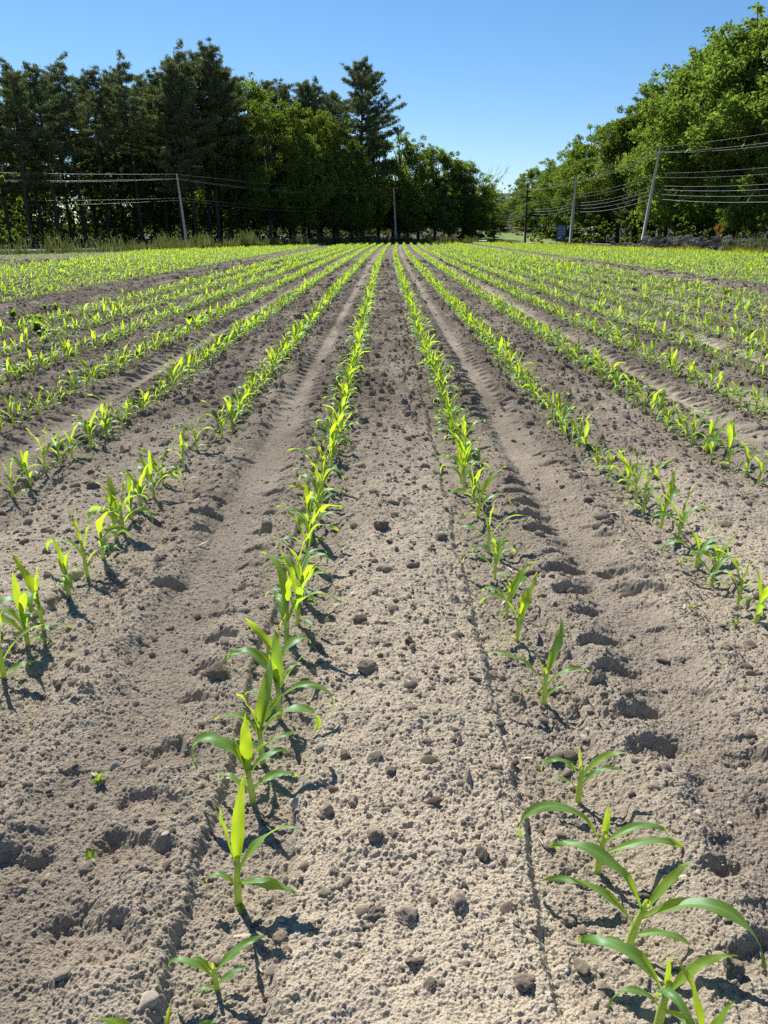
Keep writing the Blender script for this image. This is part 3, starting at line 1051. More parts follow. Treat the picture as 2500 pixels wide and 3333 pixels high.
weeds = [weed_mesh(np.random.default_rng(400 + i), 60, 0.10, 0.05) for i in range(3)] + [weed_mesh(np.random.default_rng(410 + i), 10, 0.028, 0.012) for i in range(2)]
wme = [mesh_obj('weed', v, f, M_WEED, link=False).data for v, f in weeds]
for px, py, k, s, lb in [
        (325, 2545, 3, 1.1, 'tiny green weed seedling in the wheel track, the farther of two'),
        (298, 2808, 3, .9, 'tiny curly weed seedling nearest the bottom left corner'),
        (2240, 2020, 4, .9, 'tiny weed seedling on the shoulder beside the second right row'),
        (2395, 2040, 4, .9, 'small pale weed seedling under the second right row, near right edge'),
        (45, 1040, 0, 1.2, 'bushy green weed at the left edge of the bare strip'),
        (100, 1052, 1, 1.1, 'bushy weed, second from the left in the bare strip'),
        (132, 1058, 2, 1.3, 'largest bushy weed of the left bare strip, third from left'),
        (185, 1008, 0, 1.1, 'bushy weed farther back in the left bare strip, right of the gap'),
        (128, 1098, 1, 1.5, 'broad weed clump growing among the seventh left row'),
        (148, 1012, 2, .8, 'low flat weed beside the farther bushy weed, left bare strip'),
        (330, 980, 0, .9, 'small weed tuft on the bare left strip near its middle'),
        (480, 1040, 1, .9, 'weed tuft between the sixth and seventh left rows'),
        (2362, 970, 2, 1.4, 'bushy dark weed in the bare strip at right'),
        (2275, 945, 0, 1.1, 'smaller weed left of the bushy weed in right bare strip'),
        (2190, 940, 1, .9, 'low weed at the left end of the right bare strip'),
        (620, 1050, 2, .8, 'weed clump beside the fifth left row')]:
    w = gnd(px, py)
    o = bpy.data.objects.new('weed', wme[k])
    col.objects.link(o)
    o.location = (w[0], w[1], float(hz(w[0], w[1])[0]))
    o.scale = (s, s, s)
    o.rotation_euler = (0, 0, rng.uniform(0, 6))
    tag(o, lb, 'weed', 'weeds in the corn field')

# ------------------------------------------------------------------ trees
def diamonds(c, U, V):
    """four-cornered leaves as one array mesh"""
    n = len(c)
    v = np.stack([c - U, c + V * 0.5 - U * 0.15, c + U, c - V * 0.5 - U * 0.15], 1).reshape(-1, 3)
    f = np.arange(4 * n).reshape(-1, 4)
    return v, f


def rand_dirs(rs, n, up=0.0):
    d = rs.normal(size=(n, 3))
    d[:, 2] += up
    return d / np.linalg.norm(d, axis=1)[:, None]


def leaves_at(rs, c, ln, wd, up=0.3):
    n = len(c)
    u = rand_dirs(rs, n)
    w = rand_dirs(rs, n, up)
    v = np.cross(u, w)
    v /= np.linalg.norm(v, axis=1)[:, None] + 1e-9
    s = rs.uniform(0.65, 1.25, n)[:, None]
    return diamonds(c, u * ln * s, v * wd * s)


def broad_tree(seed, h, w, base=0.15, nclump=84, nleaf=430, leaf=0.165, mat=None, name='maple_tree', trunk=True):
    rs = np.random.default_rng(seed)
    root = bpy.data.objects.new(name, None)
    root.empty_display_size = 0.5
    cs, rad = [], []
    zb = base * h
    for i in range(nclump):
        f = rs.random()
        z = zb + (h - zb) * (0.06 + 0.9 * f)
        prof = max(np.sin(pi * min(0.16 + 0.80 * f, 1)) ** 0.75, 0.12)
        a = rs.uniform(0, 6.28)
        r = w / 2 * prof * rs.uniform(0.35, 0.92) ** 0.7
        cs.append((r * cos(a), r * sin(a), z))
        rad.append(h * rs.uniform(0.042, 0.085) * (1.1 - 0.45 * f))
    for i in range(nclump // 3):                               # loose sprays sticking out of the outline
        f = rs.random()
        a = rs.uniform(0, 6.28)
        r = w / 2 * max(np.sin(pi * min(0.16 + 0.80 * f, 1)) ** 0.75, 0.12) * rs.uniform(0.95, 1.18)
        cs.append((r * cos(a), r * sin(a), zb + (h - zb) * (0.1 + 0.93 * f)))
        rad.append(h * rs.uniform(0.018, 0.034))
    cs, rad = np.array(cs), np.array(rad)
    P_ = []
    for c, r in zip(cs, rad):
        n = int(nleaf * (r / (h * 0.075)) ** 2)
        d = rand_dirs(rs, n, 0.25)
        q = r * rs.uniform(0.25, 1.05, n) ** 0.55
        # ragged outline
        lob = 1 + 0.28 * np.sin(d @ rs.normal(size=3) * 5 + rs.uniform(0, 6))
        P_.append(c + d * (q * lob)[:, None] * np.array([1.15, 1.15, 0.82]))
    c = np.concatenate(P_)
    c[:, 2] = np.maximum(c[:, 2], 0.1)
    v, f = leaves_at(rs, c, leaf, leaf * 0.85, 0.5)
    mesh_obj('crown', v, f, mat, root, False, link=False)
    if trunk:
        b = MB()
        tz = h * 0.62
        b.tube([(0, 0, -0.3), (0.06, 0, h * .2), (-0.05, .08, h * .42), (0.05, 0, tz)], [h * .019, h * .015, h * .011, h * .005], 8)
        for c_, r in list(zip(cs, rad))[::3]:
            z0 = max(h * 0.16, c_[2] * rs.uniform(.45, .72))
            z0 = min(z0, tz * .98)
            m = np.array([c_[0] * .45, c_[1] * .45, z0 + (c_[2] - z0) * .6])
            b.tube([(0, 0, z0), m, c_], [h * .007, h * .0045, h * .0015], 5, False)
        me = mesh_obj('trunk', b.v, b.f, M_BARK, root, link=False)
    return root


def pine_tree(seed, h, w, base=0.4, dens=1.0, name='pine_tree', flat=0.0, ntop=0):
    rs = np.random.default_rng(seed)
    root = bpy.data.objects.new(name, None)
    root.empty_display_size = 0.5
    b = MB()
    lean = rs.normal(size=2) * h * 0.012

    def tp(z):
        t = z / h
        return np.array([lean[0] * t * t, lean[1] * t * t, z])
    b.tube([tp(-0.3 + (h + 0.3) * t) for t in np.linspace(0, .98, 8)], [h * .0135 * (1 - .9 * t) + .01 for t in np.linspace(0, 1, 8)], 7)
    cen = []
    z = base * h
    while z < h * 0.985:
        f = (z - base * h) / (h - base * h)
        Lm = w / 2 * ((1 - f) ** 0.75 * (0.55 + 0.45 * smooth(0, 0.3, f)) + 0.10)
        nb = int(rs.integers(4, 7))
        a0 = rs.uniform(0, 6.28)
        for k in range(nb):
            if rs.random() < 0.16:
                continue
            a = a0 + 6.28 * k / nb + rs.normal() * 0.25
            L = Lm * rs.choice([rs.uniform(.3, .7), rs.uniform(0.6, 1.0), rs.uniform(.95, 1.3)])
            e = R(2 + 22 * f + rs.normal() * 7) * (1 - flat)
            dr = np.array([cos(a) * cos(e), sin(a) * cos(e), sin(e)])
            p0 = tp(z + rs.normal() * 0.12)
            pts = [p0 + dr * L * t + np.array([0, 0, 0.10 * L * t * t]) for t in (0, .5, 1)]
            b.tube(pts, [.055 * (1 - f) + .018, .03 * (1 - f) + .012, .008], 4, False)
            sd = np.array([-sin(a), cos(a), 0])
            nt = max(4, int(dens * L * 10))
            t = rs.uniform(0.22, 1.04, nt)
            lat = rs.uniform(-1, 1, nt) * (0.10 + 0.30 * L * np.clip(1.05 - t, 0, 1))
            q = p0 + dr * (L * t)[:, None] + sd * lat[:, None]
            q[:, 2] += 0.10 * L * t * t + rs.normal(size=nt) * 0.06 + 0.05
            cen.append(q)
        z += rs.uniform(0.36, 0.62) * (1 - 0.35 * f)
    for k in range(10):                                        # dead stubs on the lower trunk
        zz = h * rs.uniform(0.12, base)
        a = rs.uniform(0, 6.28)
        p = tp(zz)
        b.tube([p, p + np.array([cos(a), sin(a), rs.uniform(-.1, .3)]) * rs.uniform(.6, 1.8)], [.03, .008], 4, False)
    c = np.concatenate(cen)
    m = 12
    c = np.repeat(c, m, 0) + rs.normal(size=(len(c) * m, 3)) * np.array([.11, .11, .055])
    u = rand_dirs(rs, len(c), 0.55)
    vv = np.cross(u, rand_dirs(rs, len(c)))
    vv /= np.linalg.norm(vv, axis=1)[:, None] + 1e-9
    s = rs.uniform(.7, 1.2, len(c))[:, None]
    v, f = diamonds(c, u * 0.24 * s, vv * 0.060 * s)
    mesh_obj('crown', v, f, M_PINE, root, False, link=False)
    mesh_obj('trunk', b.v, b.f, M_BARK, root, link=False)
    return root


def plant_tree(proto, h0, x, y, h, label, cat, group, rz=None, wx=1.0):
    r = proto.copy()
    col.objects.link(r)
    for ch in proto.children:
        d = ch.copy()
        col.objects.link(d)
        d.parent = r
    s = h / h0
    r.location = (float(x), float(y), float(terr(x, y)) - 0.05)
    r.scale = (s * wx, s * wx, s)
    r.rotation_euler = (0, 0, rng.uniform(0, 6.28) if rz is None else rz)
    return tag(r, label, cat, group)


PINES = [pine_tree(11, 16, 8.0, .46, .8), pine_tree(12, 16, 9.0, .30, 0.8), pine_tree(13, 16, 7.6, .52, .8), pine_tree(14, 16, 10.0, .34, .8)]
PINEBIG = pine_tree(21, 16, 10.5, .42, 0.9)
MAPLES = [broad_tree(31 + i, 15, 9.0 + i, .12, mat=M_MAPLE) for i in range(4)]
MAPLEY = [broad_tree(41 + i, 15, 9.0 + i, .14, mat=M_MAPLE2) for i in range(2)]
BUSH = [broad_tree(61 + i, 4, 5.0, .02, 16, 150, .17, M_MAPLE, 'bush', False) for i in range(2)]
BUSHY = [broad_tree(65 + i, 4, 5.0, .02, 16, 150, .17, M_MAPLE2, 'bush', False) for i in range(2)]
BUSHW = broad_tree(69, 4, 5.0, .02, 10, 110, .16, M_BLOSSOM, 'bush', False)


def tree_px(px, py, Y, kind, label, cat='tree', group=None, wx=1.0):
    w = at(px, py, Y)
    z0 = float(terr(w[0], Y))
    base = at(px, 790, Y)
    # stand the trunk on the vertical through the top
    h = w[2] - z0
    lst, h0 = {'p': (PINES, 16), 'P': ([PINEBIG], 16), 'm': (MAPLES, 15), 'y': (MAPLEY, 15)}[kind]
    pr = lst[tree_px.i % len(lst)]
    tree_px.i += 1
    return plant_tree(pr, h0, w[0], Y, h, label, cat, group, wx=wx)


tree_px.i = 0
# left wood, pines: pixel of the top and distance
LP = [(-150, 190, 66, 1), (-60, 215, 70, 1), (10, 196, 68, 1), (60, 245, 76, 1), (113, 214, 72, 1), (160, 250, 84, .9), (200, 187, 76, 1), (248, 250, 88, .9),
      (289, 224, 80, .9), (345, 245, 90, .9), (400, 185, 80, 1), (455, 255, 92, 1), (496, 240, 84, .95), (545, 215, 80, .9), (588, 150, 82, 1), (640, 168, 86, 1),
      (668, 150, 84, 1), (715, 216, 86, 1.1), (760, 262, 92, 1), (870, 262, 104, 1), (925, 276, 106, .9), (989, 268, 104, 1), (1032, 266, 106, 1), (1090, 300, 110, 1)]
for i, (px, py, Y, wx) in enumerate(LP):
    tree_px(px, py, Y + 6, 'p', f'dark tall pine, {ordinal(i + 1)} pine from the left in the left wood', 'pine tree', 'pines of the left wood', wx)
tree_px(1172, 206, 103, 'P', 'broad open pine towering above the lower right half of left wood', 'pine tree', 'pines of the left wood', 1.0)
LM = [(800, 256, 98, 'm', .9), (858, 320, 90, 'y', .9), (940, 342, 92, 'y', .8), (1025, 368, 95, 'y', .8), (1088, 380, 97, 'y', .8), (500, 300, 96, 'm', .8),
      (690, 330, 98, 'm', .7), (780, 400, 92, 'm', .7), (980, 430, 92, 'm', .8), (1140, 450, 99, 'm', .8), (1232, 440, 106, 'm', 1.0), (1302, 442, 108, 'm', 1.0),
      (1365, 458, 110, 'y', 1.0), (1421, 480, 111, 'm', 1.0), (1470, 505, 112, 'y', 1.0), (1514, 520, 114, 'm', 1.1), (1545, 545, 112, 'm', 1.1),
      (1180, 520, 100, 'm', .9), (1330, 560, 104, 'm', .9), (1450, 600, 106, 'm', 1.0), (1530, 650, 108, 'y', 1.0)]
for i, (px, py, Y, kd, wx) in enumerate(sorted(LM)):
    c = 'yellow-green' if kd == 'y' else 'dark green'
    tree_px(px, py, Y, kd, f'{c} leafy tree, {ordinal(i + 1)} leafy tree from left in the left wood', 'leafy tree', 'leafy trees of the left wood', wx)
BK = [(-120, 420, 82), (-20, 430, 86), (60, 480, 90), (290, 640, 98), (370, 470, 100), (420, 380, 100), (520, 400, 102), (600, 360, 104), (690, 400, 106),
      (780, 420, 106), (880, 430, 110), (980, 450, 112), (1080, 470, 114), (1180, 500, 116), (1280, 520, 118)]
for i, (px, py, Y) in enumerate(BK):
    tree_px(px, py, Y + 8, 'm', f'shaded leafy tree standing behind the pines, {ordinal(i + 1)} from the left', 'leafy tree', 'shaded trees deep in the left wood', 1.25)
# valley between the woods
VM = [(1590, 604, 140, 'm', 1.8), (1640, 625, 170, 'y', 1.3), (1674, 622, 165, 'm', 1.2), (1705, 600, 155, 'p', 1.3), (1650, 660, 145, 'y', 1.2), (1620, 655, 140, 'm', 1.2),
      (1690, 650, 135, 'p', 1.5)]
VM += [(1585, 640, 128, 'm', 1.6), (1612, 690, 124, 'm', 2.0), (1640, 715, 132, 'm', 2.4), (1668, 690, 134, 'p', 2.0), (1700, 680, 127, 'm', 1.8), (1728, 650, 124, 'm', 1.3), (1655, 740, 128, 'm', 3.0),
       (1600, 745, 116, 'y', 2.6), (1685, 725, 140, 'm', 2.6), (1715, 560, 140, 'y', 1.0), (1750, 600, 140, 'm', 1.2), (1560, 610, 130, 'm', 1.3)]
for i, (px, py, Y, kd, wx) in enumerate(sorted(VM)):
    c = {'m': 'green leafy', 'y': 'pale yellow-green', 'p': 'drooping grey-green pine'}[kd]
    tree_px(px, py, Y, kd, f'{c} tree beyond the road gap, {ordinal(i + 1)} from left', 'tree', 'far trees in the road gap', wx)
# right wood
RM = [(1740, 545, 128, 'm', .9), (1790, 552, 124, 'y', 1.0), (1812, 532, 122, 'm', 1.0), (1850, 484, 116, 'm', 1.0), (1900, 455, 110, 'y', 1.0), (1945, 419, 106, 'm', 1.1),
      (1996, 395, 102, 'm', 1.0), (2052, 362, 98, 'y', 1.0), (2110, 350, 100, 'm', 1.0), (2180, 330, 97, 'm', .9), (2225, 300, 92, 'm', .9), (2270, 240, 86, 'm', .95), (2312, 163, 84, 'm', 1.0),
      (2365, 120, 80, 'm', 1.1), (2420, 60, 78, 'm', 1.1), (2492, 38, 74, 'm', 1.2), (2570, 60, 72, 'm', 1.2), (2660, 40, 70, 'm', 1.2), (2760, 60, 66, 'm', 1.2),
      (2240, 480, 84, 'm', .8), (2330, 440, 79, 'm', .9), (2430, 380, 74, 'm', 1.0), (2530, 350, 66, 'm', 1.1), (2110, 590, 94, 'y', .8), (1990, 560, 100, 'm', .9)]
for i, (px, py, Y, kd, wx) in enumerate(sorted(RM)):
    c = 'yellow-green' if kd == 'y' else 'deep green'
    tree_px(px, py, Y, kd, f'{c} leafy tree, {ordinal(i + 1)} leafy tree from left in the right wood', 'leafy tree', 'leafy trees of the right wood', wx)
for px, py, Y, wx, lb in [(2124, 280, 100, 1.1, 'dark pine top left of the pair above the right wood'), (2210, 262, 98, 1.1, 'dark pine top right of the pair above the right wood'),
                          (1800, 530, 130, .9, 'dark narrow pine behind the low end of right wood'), (2290, 200, 90, 1.2, 'dark pine half hidden behind the big right maples'),
                          (2060, 600, 92, 1.0, 'low dark pine behind the leaning pole, right wood'), (1940, 600, 100, 1.0, 'low dark pine behind the blue sign, right wood'),
                          (1755, 640, 125, 1.2, 'low dark pine right of the dark pole, right wood')]:
    tree_px(px, py, Y, 'p', lb, 'pine tree', 'pines of the right wood', wx)

# bushes along the wood edges
BL = [(2060, 690, 84, 'y', 'yellow-green bush left of the leaning pole'), (2130, 710, 80, 'y', 'yellow-green bush right of the leaning pole foot'), (2215, 700, 70, 'm', 'green bush left of the orange sign'),
      (2255, 690, 72, 'm', 'tall green bush just left of the orange sign'), (2325, 735, 68, 'y', 'bright bush behind the orange sign'), (2405, 715, 67, 'm', 'green bush right of the orange sign'),
      (2470, 690, 64, 'm', 'green bush near the right edge behind the wall'), (2540, 680, 61, 'm', 'green bush at the very right edge behind the wall'),
      (1930, 690, 92, 'y', 'yellow-green bush right of the white blossom'), (1960, 715, 90, 'm', 'dark bush right of the white blossoming bush'), (1880, 730, 93, 'm', 'dark bush between blue sign and grey pole'),
      (1780, 735, 104, 'm', 'dark bush behind the small pale sign'), (1745, 745, 108, 'm', 'low dark bush above the white car'), (1570, 690, 110, 'y', 'bright green bush at right end of the left wood'),
      (1520, 720, 108, 'm', 'dark bush at right end of the left wood'), (1700, 755, 126, 'm', 'brownish low bush on the far bank'),
      (55, 715, 80, 'y', 'sunlit bush between trunks at far left'), (190, 735, 90, 'y', 'sunlit bush behind trunks, second from left'), (330, 740, 92, 'm', 'bush behind trunks left of the left pole'),
      (830, 690, 100, 'y', 'sunlit bush deep in the middle of left wood'), (-20, 560, 58, 'y', 'yellow leafy branches reaching in at left edge'),
      (90, 640, 94, 'm', 'dark bush filling the gap between the leftmost trunks'), (170, 630, 98, 'm', 'dark bush behind the trunks, left of the trunk gap'),
      (250, 650, 100, 'm', 'dark bush behind the trunks, right of the trunk gap'), (400, 660, 100, 'm', 'dark bush deep behind the trunks nearest the left pole'),
      (1622, 742, 118, 'm', 'dark bush beyond the road, left of the lawn'), (1645, 752, 124, 'm', 'dark bush above the middle of the lawn'), (1668, 748, 121, 'm', 'dark bush above the right part of lawn'),
      (1692, 742, 118, 'm', 'dark bush left of the dark pole beyond the road'), (1632, 700, 130, 'y', 'yellow-green bush in the road gap'), (1680, 705, 132, 'm', 'green bush high in the road gap')]
for i, (px, py, Y, kd, lb) in enumerate(BL):
    w = at(px, py, Y)
    z0 = float(terr(w[0], Y))
    pr = (BUSHY if kd == 'y' else BUSH)[i % 2]
    plant_tree(pr, 4, w[0], Y, max(w[2] - z0, 1.0), lb, 'bush', 'bushes along the wood edges', wx=min(1.0, 3.2 / max(w[2] - z0, 1)))
w = at(1925, 745, 92)
plant_tree(BUSHW, 4, w[0], 92, 2.0, 'white blossoming bush by the right wood edge', 'bush', 'bushes along the wood edges', wx=.8)

# leafless tree above the end of the left wood
b = MB()
rs = np.random.default_rng(5)


def limb(p, d, L, r, lv):
    q = p + d * L * .5 + rs.normal(size=3) * .06 * L
    e = p + d * L
    b.tube([p, q, e], [r, r * .8, r * .55], 5, False)
    if lv:
        for k in range(3):
            n = d + rs.normal(size=3) * .42 + np.array([0, 0, .15])
            n /= np.linalg.norm(n)
            limb(p + d * L * (.55 + .45 * k / 2), n, L * rs.uniform(.55, .8), r * .55, lv - 1)


tp_ = at(1580, 520, 116)
hh = tp_[2]
limb(np.array([0, 0, -0.2]), np.array([0.03, 0, 1.0]), hh * .50, .14, 0)
for k in range(4):
    d = np.array([rs.normal() * .4, rs.normal() * .4, 1.0])
    limb(np.array([0.1, 0, hh * .46]), d / np.linalg.norm(d), hh * .25, .08, 3)
o = b.build('bare_tree', M_POLE)
o.location = (tp_[0], 116, 0)
tag(o, 'leafless grey tree rising above the right end of left wood', 'tree')

# undergrowth: one tangled mass inside the woods
pts = []
rs = np.random.default_rng(77)


def mass(poly, n, zmax, p=1.6):
    x0, x1 = min(q[0] for q in poly), max(q[0] for q in poly)
    y0, y1 = min(q[1] for q in poly), max(q[1] for q in poly)
    x, y = rs.uniform(x0, x1, n), rs.uniform(y0, y1, n)
    k = inside(x, y, poly)
    x, y = x[k], y[k]
    z = zmax * rs.random(len(x)) ** p
    d = perlin(x * .35, y * .35 + z * .4, 3) + 0.5 * perlin(x * .9, z * .9, 8)
    k = d > -0.12
    return np.stack([x[k], y[k], terr(x[k], y[k]) + z[k]], -1)


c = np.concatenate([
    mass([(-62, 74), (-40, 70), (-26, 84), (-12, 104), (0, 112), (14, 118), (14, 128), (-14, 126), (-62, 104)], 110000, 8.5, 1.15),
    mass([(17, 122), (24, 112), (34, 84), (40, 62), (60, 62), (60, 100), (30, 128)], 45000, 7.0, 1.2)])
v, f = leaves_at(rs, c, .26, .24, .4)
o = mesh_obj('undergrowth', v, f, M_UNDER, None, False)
tag(o, 'dark tangled undergrowth filling the woods behind the trunks', 'undergrowth', kind='stuff')


# ------------------------------------------------------------------ grass
def grass(name, pts_, hgt, wid, mat, label, lean=.35):
    n = len(pts_)
    a = rng.uniform(0, 6.28, n)
    h = hgt * rng.uniform(.4, 1.1, n) * np.clip(.75 + 1.1 * perlin(pts_[:, 0] * .45, pts_[:, 1] * .45, 41), .25, 1.5)
    s = np.stack([np.cos(a), np.sin(a), 0 * a], -1) * (wid * .5)
    l = np.stack([rng.normal(size=n), rng.normal(size=n), 0 * a], -1) * (lean * h)[:, None]
    up = np.stack([0 * a, 0 * a, h], -1)
    mid = pts_ + up * .55 + l * .3
    v = np.stack([pts_ - s, pts_ + s, mid + s * .8, mid - s * .8, pts_ + up * .97 + l + s * .12, pts_ + up + l - s * .12], 1).reshape(-1, 3)
    i = np.arange(n)[:, None] * 6
    f = np.concatenate([i + np.array([[0, 1, 2, 3]]), i + np.array([[3, 2, 4, 5]])])
    o = mesh_obj(name, v, f, mat, None, False)
    return tag(o, label, 'grass', kind='stuff')


def band(line, n, w0, w1):
    """random points beside a polyline, w0..w1 metres to its left"""
    L = np.array(line, float)
    seg = np.linalg.norm(np.diff(L, axis=0), axis=1)
    k = rng.choice(len(seg), n, p=seg / seg.sum())
    t = rng.random(n)[:, None]
    d = (L[k + 1] - L[k]) / seg[k][:, None]
    nn = np.stack([-d[:, 1], d[:, 0]], -1)
    q = L[k] + (L[k + 1] - L[k]) * t + nn * rng.uniform(w0, w1, n)[:, None]
    keep = perlin(q[:, 0] * .7, q[:, 1] * .7, 21) > -0.3 * rng.random(n)
    q = q[keep]
    return np.stack([q[:, 0], q[:, 1], terr(q[:, 0], q[:, 1])], -1)


EL = [(-48, 10), (-36, 27), (-23.7, 45), (-16, 57)]
EM = [(-16, 57), (-6.6, 83), (1.2, 93), (12, 97)]
ER = [(15.8, 86), (17, 80), (20, 59), (23, 44), (33, 18)]
grass('meadow_grass', band(EL, 9000, .2, 3.2), .9, .045, M_GRASS, 'tall pale meadow grass along the left edge of the field', .18)
grass('bank_grass', band(EM, 15000, .2, 4.0), 1.0, .06, M_GRASS, 'tall shaded grass on the bank before the left wood', .2)
grass('verge_grass', band(ER, 15000, .0, 3.6), .28, .04, M_GRASSY, 'yellow-green grass verge below the stone wall', .4)
grass('road_verge_grass', band([(12, 97), (15.8, 86)], 1500, .0, 2.5), .3, .05, M_GRASSY, 'short grass at the far right corner of the field', .4)
tw = [at(p, 790, Y)[:2] for p, Y in ((2235, 66), (2390, 55), (2420, 54), (2440, 53), (2475, 51), (2495, 50), (2150, 70))]
q = np.concatenate([np.stack([t[0] + rng.normal(size=70) * .45, t[1] + rng.normal(size=70) * .3, np.zeros(70)], -1) for t in tw])
grass('reed_tufts', q, 1.25, .035, M_GRASS, 'tall grey-green weed stalks standing before the stone wall', .14)


# ------------------------------------------------------------------ road, floor, bank
def ribbon(name, line, width, mat, dz, off=0.0):
    L = np.array(line, float)
    out = []
    for i in range(len(L) - 1):                                # Catmull-Rom
        p0, p1, p2, p3 = L[max(i - 1, 0)], L[i], L[i + 1], L[min(i + 2, len(L) - 1)]
        for t in np.linspace(0, 1, 24, endpoint=False):
            out.append(.5 * (2 * p1 + (p2 - p0) * t + (2 * p0 - 5 * p1 + 4 * p2 - p3) * t * t + (3 * p1 - p0 - 3 * p2 + p3) * t ** 3))
    q = np.array(out)
    d = np.gradient(q, axis=0)
    d /= np.linalg.norm(d, axis=1)[:, None]
    nn = np.stack([-d[:, 1], d[:, 0]], -1)
    V = []
    cs = np.linspace(-.5, .5, 5) * width + off
    for c_ in cs:
        e = q + nn * c_
        V.append(np.stack([e[:, 0], e[:, 1], terr(e[:, 0], e[:, 1]) + dz], -1))
    V = np.stack(V, 1)
    n = len(cs)
    ix = np.arange(len(q) * n).reshape(len(q), n)
    f = np.stack([ix[:-1, :-1], ix[:-1, 1:], ix[1:, 1:], ix[1:, :-1]], -1).reshape(-1, 4)
    o = mesh_obj(name, V.reshape(-1, 3), f, mat)
    return tag(o, kind='structure')


ROAD = [(58, 30), (38, 62), (28, 84), (20.5, 99), (10, 106), (-2, 105), (-12.5, 90), (-22, 69), (-31, 52), (-50, 25), (-62, 5)]
ribbon('road', ROAD, 5.2, M_ROAD, .05)
ribbon('road_edge_line', ROAD, .14, M_PAINT, .058, 2.3)
ribbon('road_edge_line', ROAD, .14, M_PAINT, .058, -2.3)


def sheet(name, poly, mat, dz, step=2.0):
    x0, x1 = min(p[0] for p in poly), max(p[0] for p in poly)
    y0, y1 = min(p[1] for p in poly), max(p[1] for p in poly)
    X, Y = np.meshgrid(np.arange(x0, x1 + step, step), np.arange(y0, y1 + step, step))
    Z = terr(X, Y) + dz + .05 * perlin(X * .3, Y * .3, 5)
    ix = np.arange(X.size).reshape(X.shape)
    f = np.stack([ix[:-1, :-1], ix[:-1, 1:], ix[1:, 1:], ix[1:, :-1]], -1).reshape(-1, 4)
    k = inside(X[:-1, :-1].ravel() + step / 2, Y[:-1, :-1].ravel() + step / 2, poly)
    o = mesh_obj(name, np.stack([X, Y, Z], -1).reshape(-1, 3), f[k], mat)
    return tag(o, kind='structure')


sheet('forest_floor', [(-90, 40), (-55, 28), (-35, 56), (-26, 73), (-16, 92), (-6, 108), (12, 110), (15, 122), (23, 122), (26, 170), (-90, 170)], M_FLOOR, .06)
sheet('wood_floor', [(62, 38), (42, 66), (33, 86), (27, 106), (24, 170), (110, 170), (110, 38)], M_FLOOR, .06)
sheet('lawn', [(13, 109), (24, 104), (23, 122), (15, 122)], M_LAWN, .1, 1.0)

# ------------------------------------------------------------------ dry stone wall
b = MB()
rs = np.random.default_rng(9)
wl = [at(2010, 790, 76)[:2], at(2090, 790, 70)[:2], at(2230, 790, 63)[:2], at(2380, 790, 56)[:2], at(2520, 790, 51)[:2], at(2640, 790, 47)[:2]]
wl = np.array(wl)
sl = [lump(np.random.default_rng(700 + i), 2, .22, rs.uniform(.4, .7), 9) for i in range(10)]
for i in range(len(wl) - 1):
    a, c_ = wl[i], wl[i + 1]
    Ls = np.linalg.norm(c_ - a)
    n = int(Ls / .34)
    ang = math.atan2(c_[1] - a[1], c_[0] - a[0])
    hw_ = .55 if i == 0 else 1.05
    for lay in range(5):
        if lay > 1 and i == 0:
            continue
        for k in range(n):
            t = (k + .5 * (lay % 2) + rs.uniform(-.2, .2)) / n
            if lay == 4 and rs.random() < .35:
                continue
            p = a + (c_ - a) * t + rs.normal(size=2) * .13
            s = rs.choice([rs.uniform(.12, .2), rs.uniform(.18, .28), rs.uniform(.26, .42)]) * (1.15 if lay == 0 else 1)
            v, f = sl[int(rs.integers(10))]
            r_ = ang + rs.normal() * .3
            ca, sa = cos(r_), sin(r_)
            tilt = rs.normal() * .25
            vx, vy, vz = v[:, 0], v[:, 1] * cos(tilt) - v[:, 2] * sin(tilt), v[:, 1] * sin(tilt) + v[:, 2] * cos(tilt)
            vw = np.stack([(vx * ca - vy * sa) * s * 1.2 + p[0], (vx * sa + vy * ca) * s + p[1], vz * s * .95 + .08 + lay * .18 + rs.normal() * .04 + float(terr(p[0], p[1]))], -1)
            b.add(vw, [tuple(q) for q in f])
o = b.build('stone_wall', M_WALLSTONE, None, False)
tag(o, 'low dry stone wall of grey fieldstones along the right edge of the field', 'stone wall')


# ------------------------------------------------------------------ poles and wires
def pole(px0, py0, px1, Y, r, mat, label, arms=(), z_in=None, top=None):
    """leaning pole: top pixel (px0,py0), foot pixel column px1"""
    t = at(px0, py0, Y) if top is None else np.array(top, float)
    f = at(px1, 785, Y) if top is None else np.array([top[0], top[1], 0.])
    z0 = float(terr(f[0], f[1]))
    root = empty('utility_pole', (f[0], f[1], z0))
    tag(root, label, 'utility pole', 'utility poles along the road')
    ax = np.array([t[0] - f[0], t[1] - f[1], t[2] - z0])
    b = MB()
    b.tube([-ax * .04, ax * .5, ax], [r, r * .86, r * .7], 10)
    b.build('post', mat, root)
    for fr in arms:
        m = MB()
        m.box(ax * fr, (1.9, .10, .12))
        a = m.build('crossarm', mat, root, False)
        for sx in (-.8, .8):
            n = MB()
            n.tube([ax * fr + np.array([sx, 0, .06]), ax * fr + np.array([sx, 0, .16]), ax * fr + np.array([sx, 0, .22])], [.05, .065, .03], 8)
            n.build('insulator', M_PORC, a)
    n = MB()
    for fr in (.94, .70):
        n.box(ax * fr + np.array([0, -r * .9, 0]), (.07, .12, .16))
    n.build('bracket', M_STEEL, root, False)
    return np.array([f[0], f[1], z0]), ax


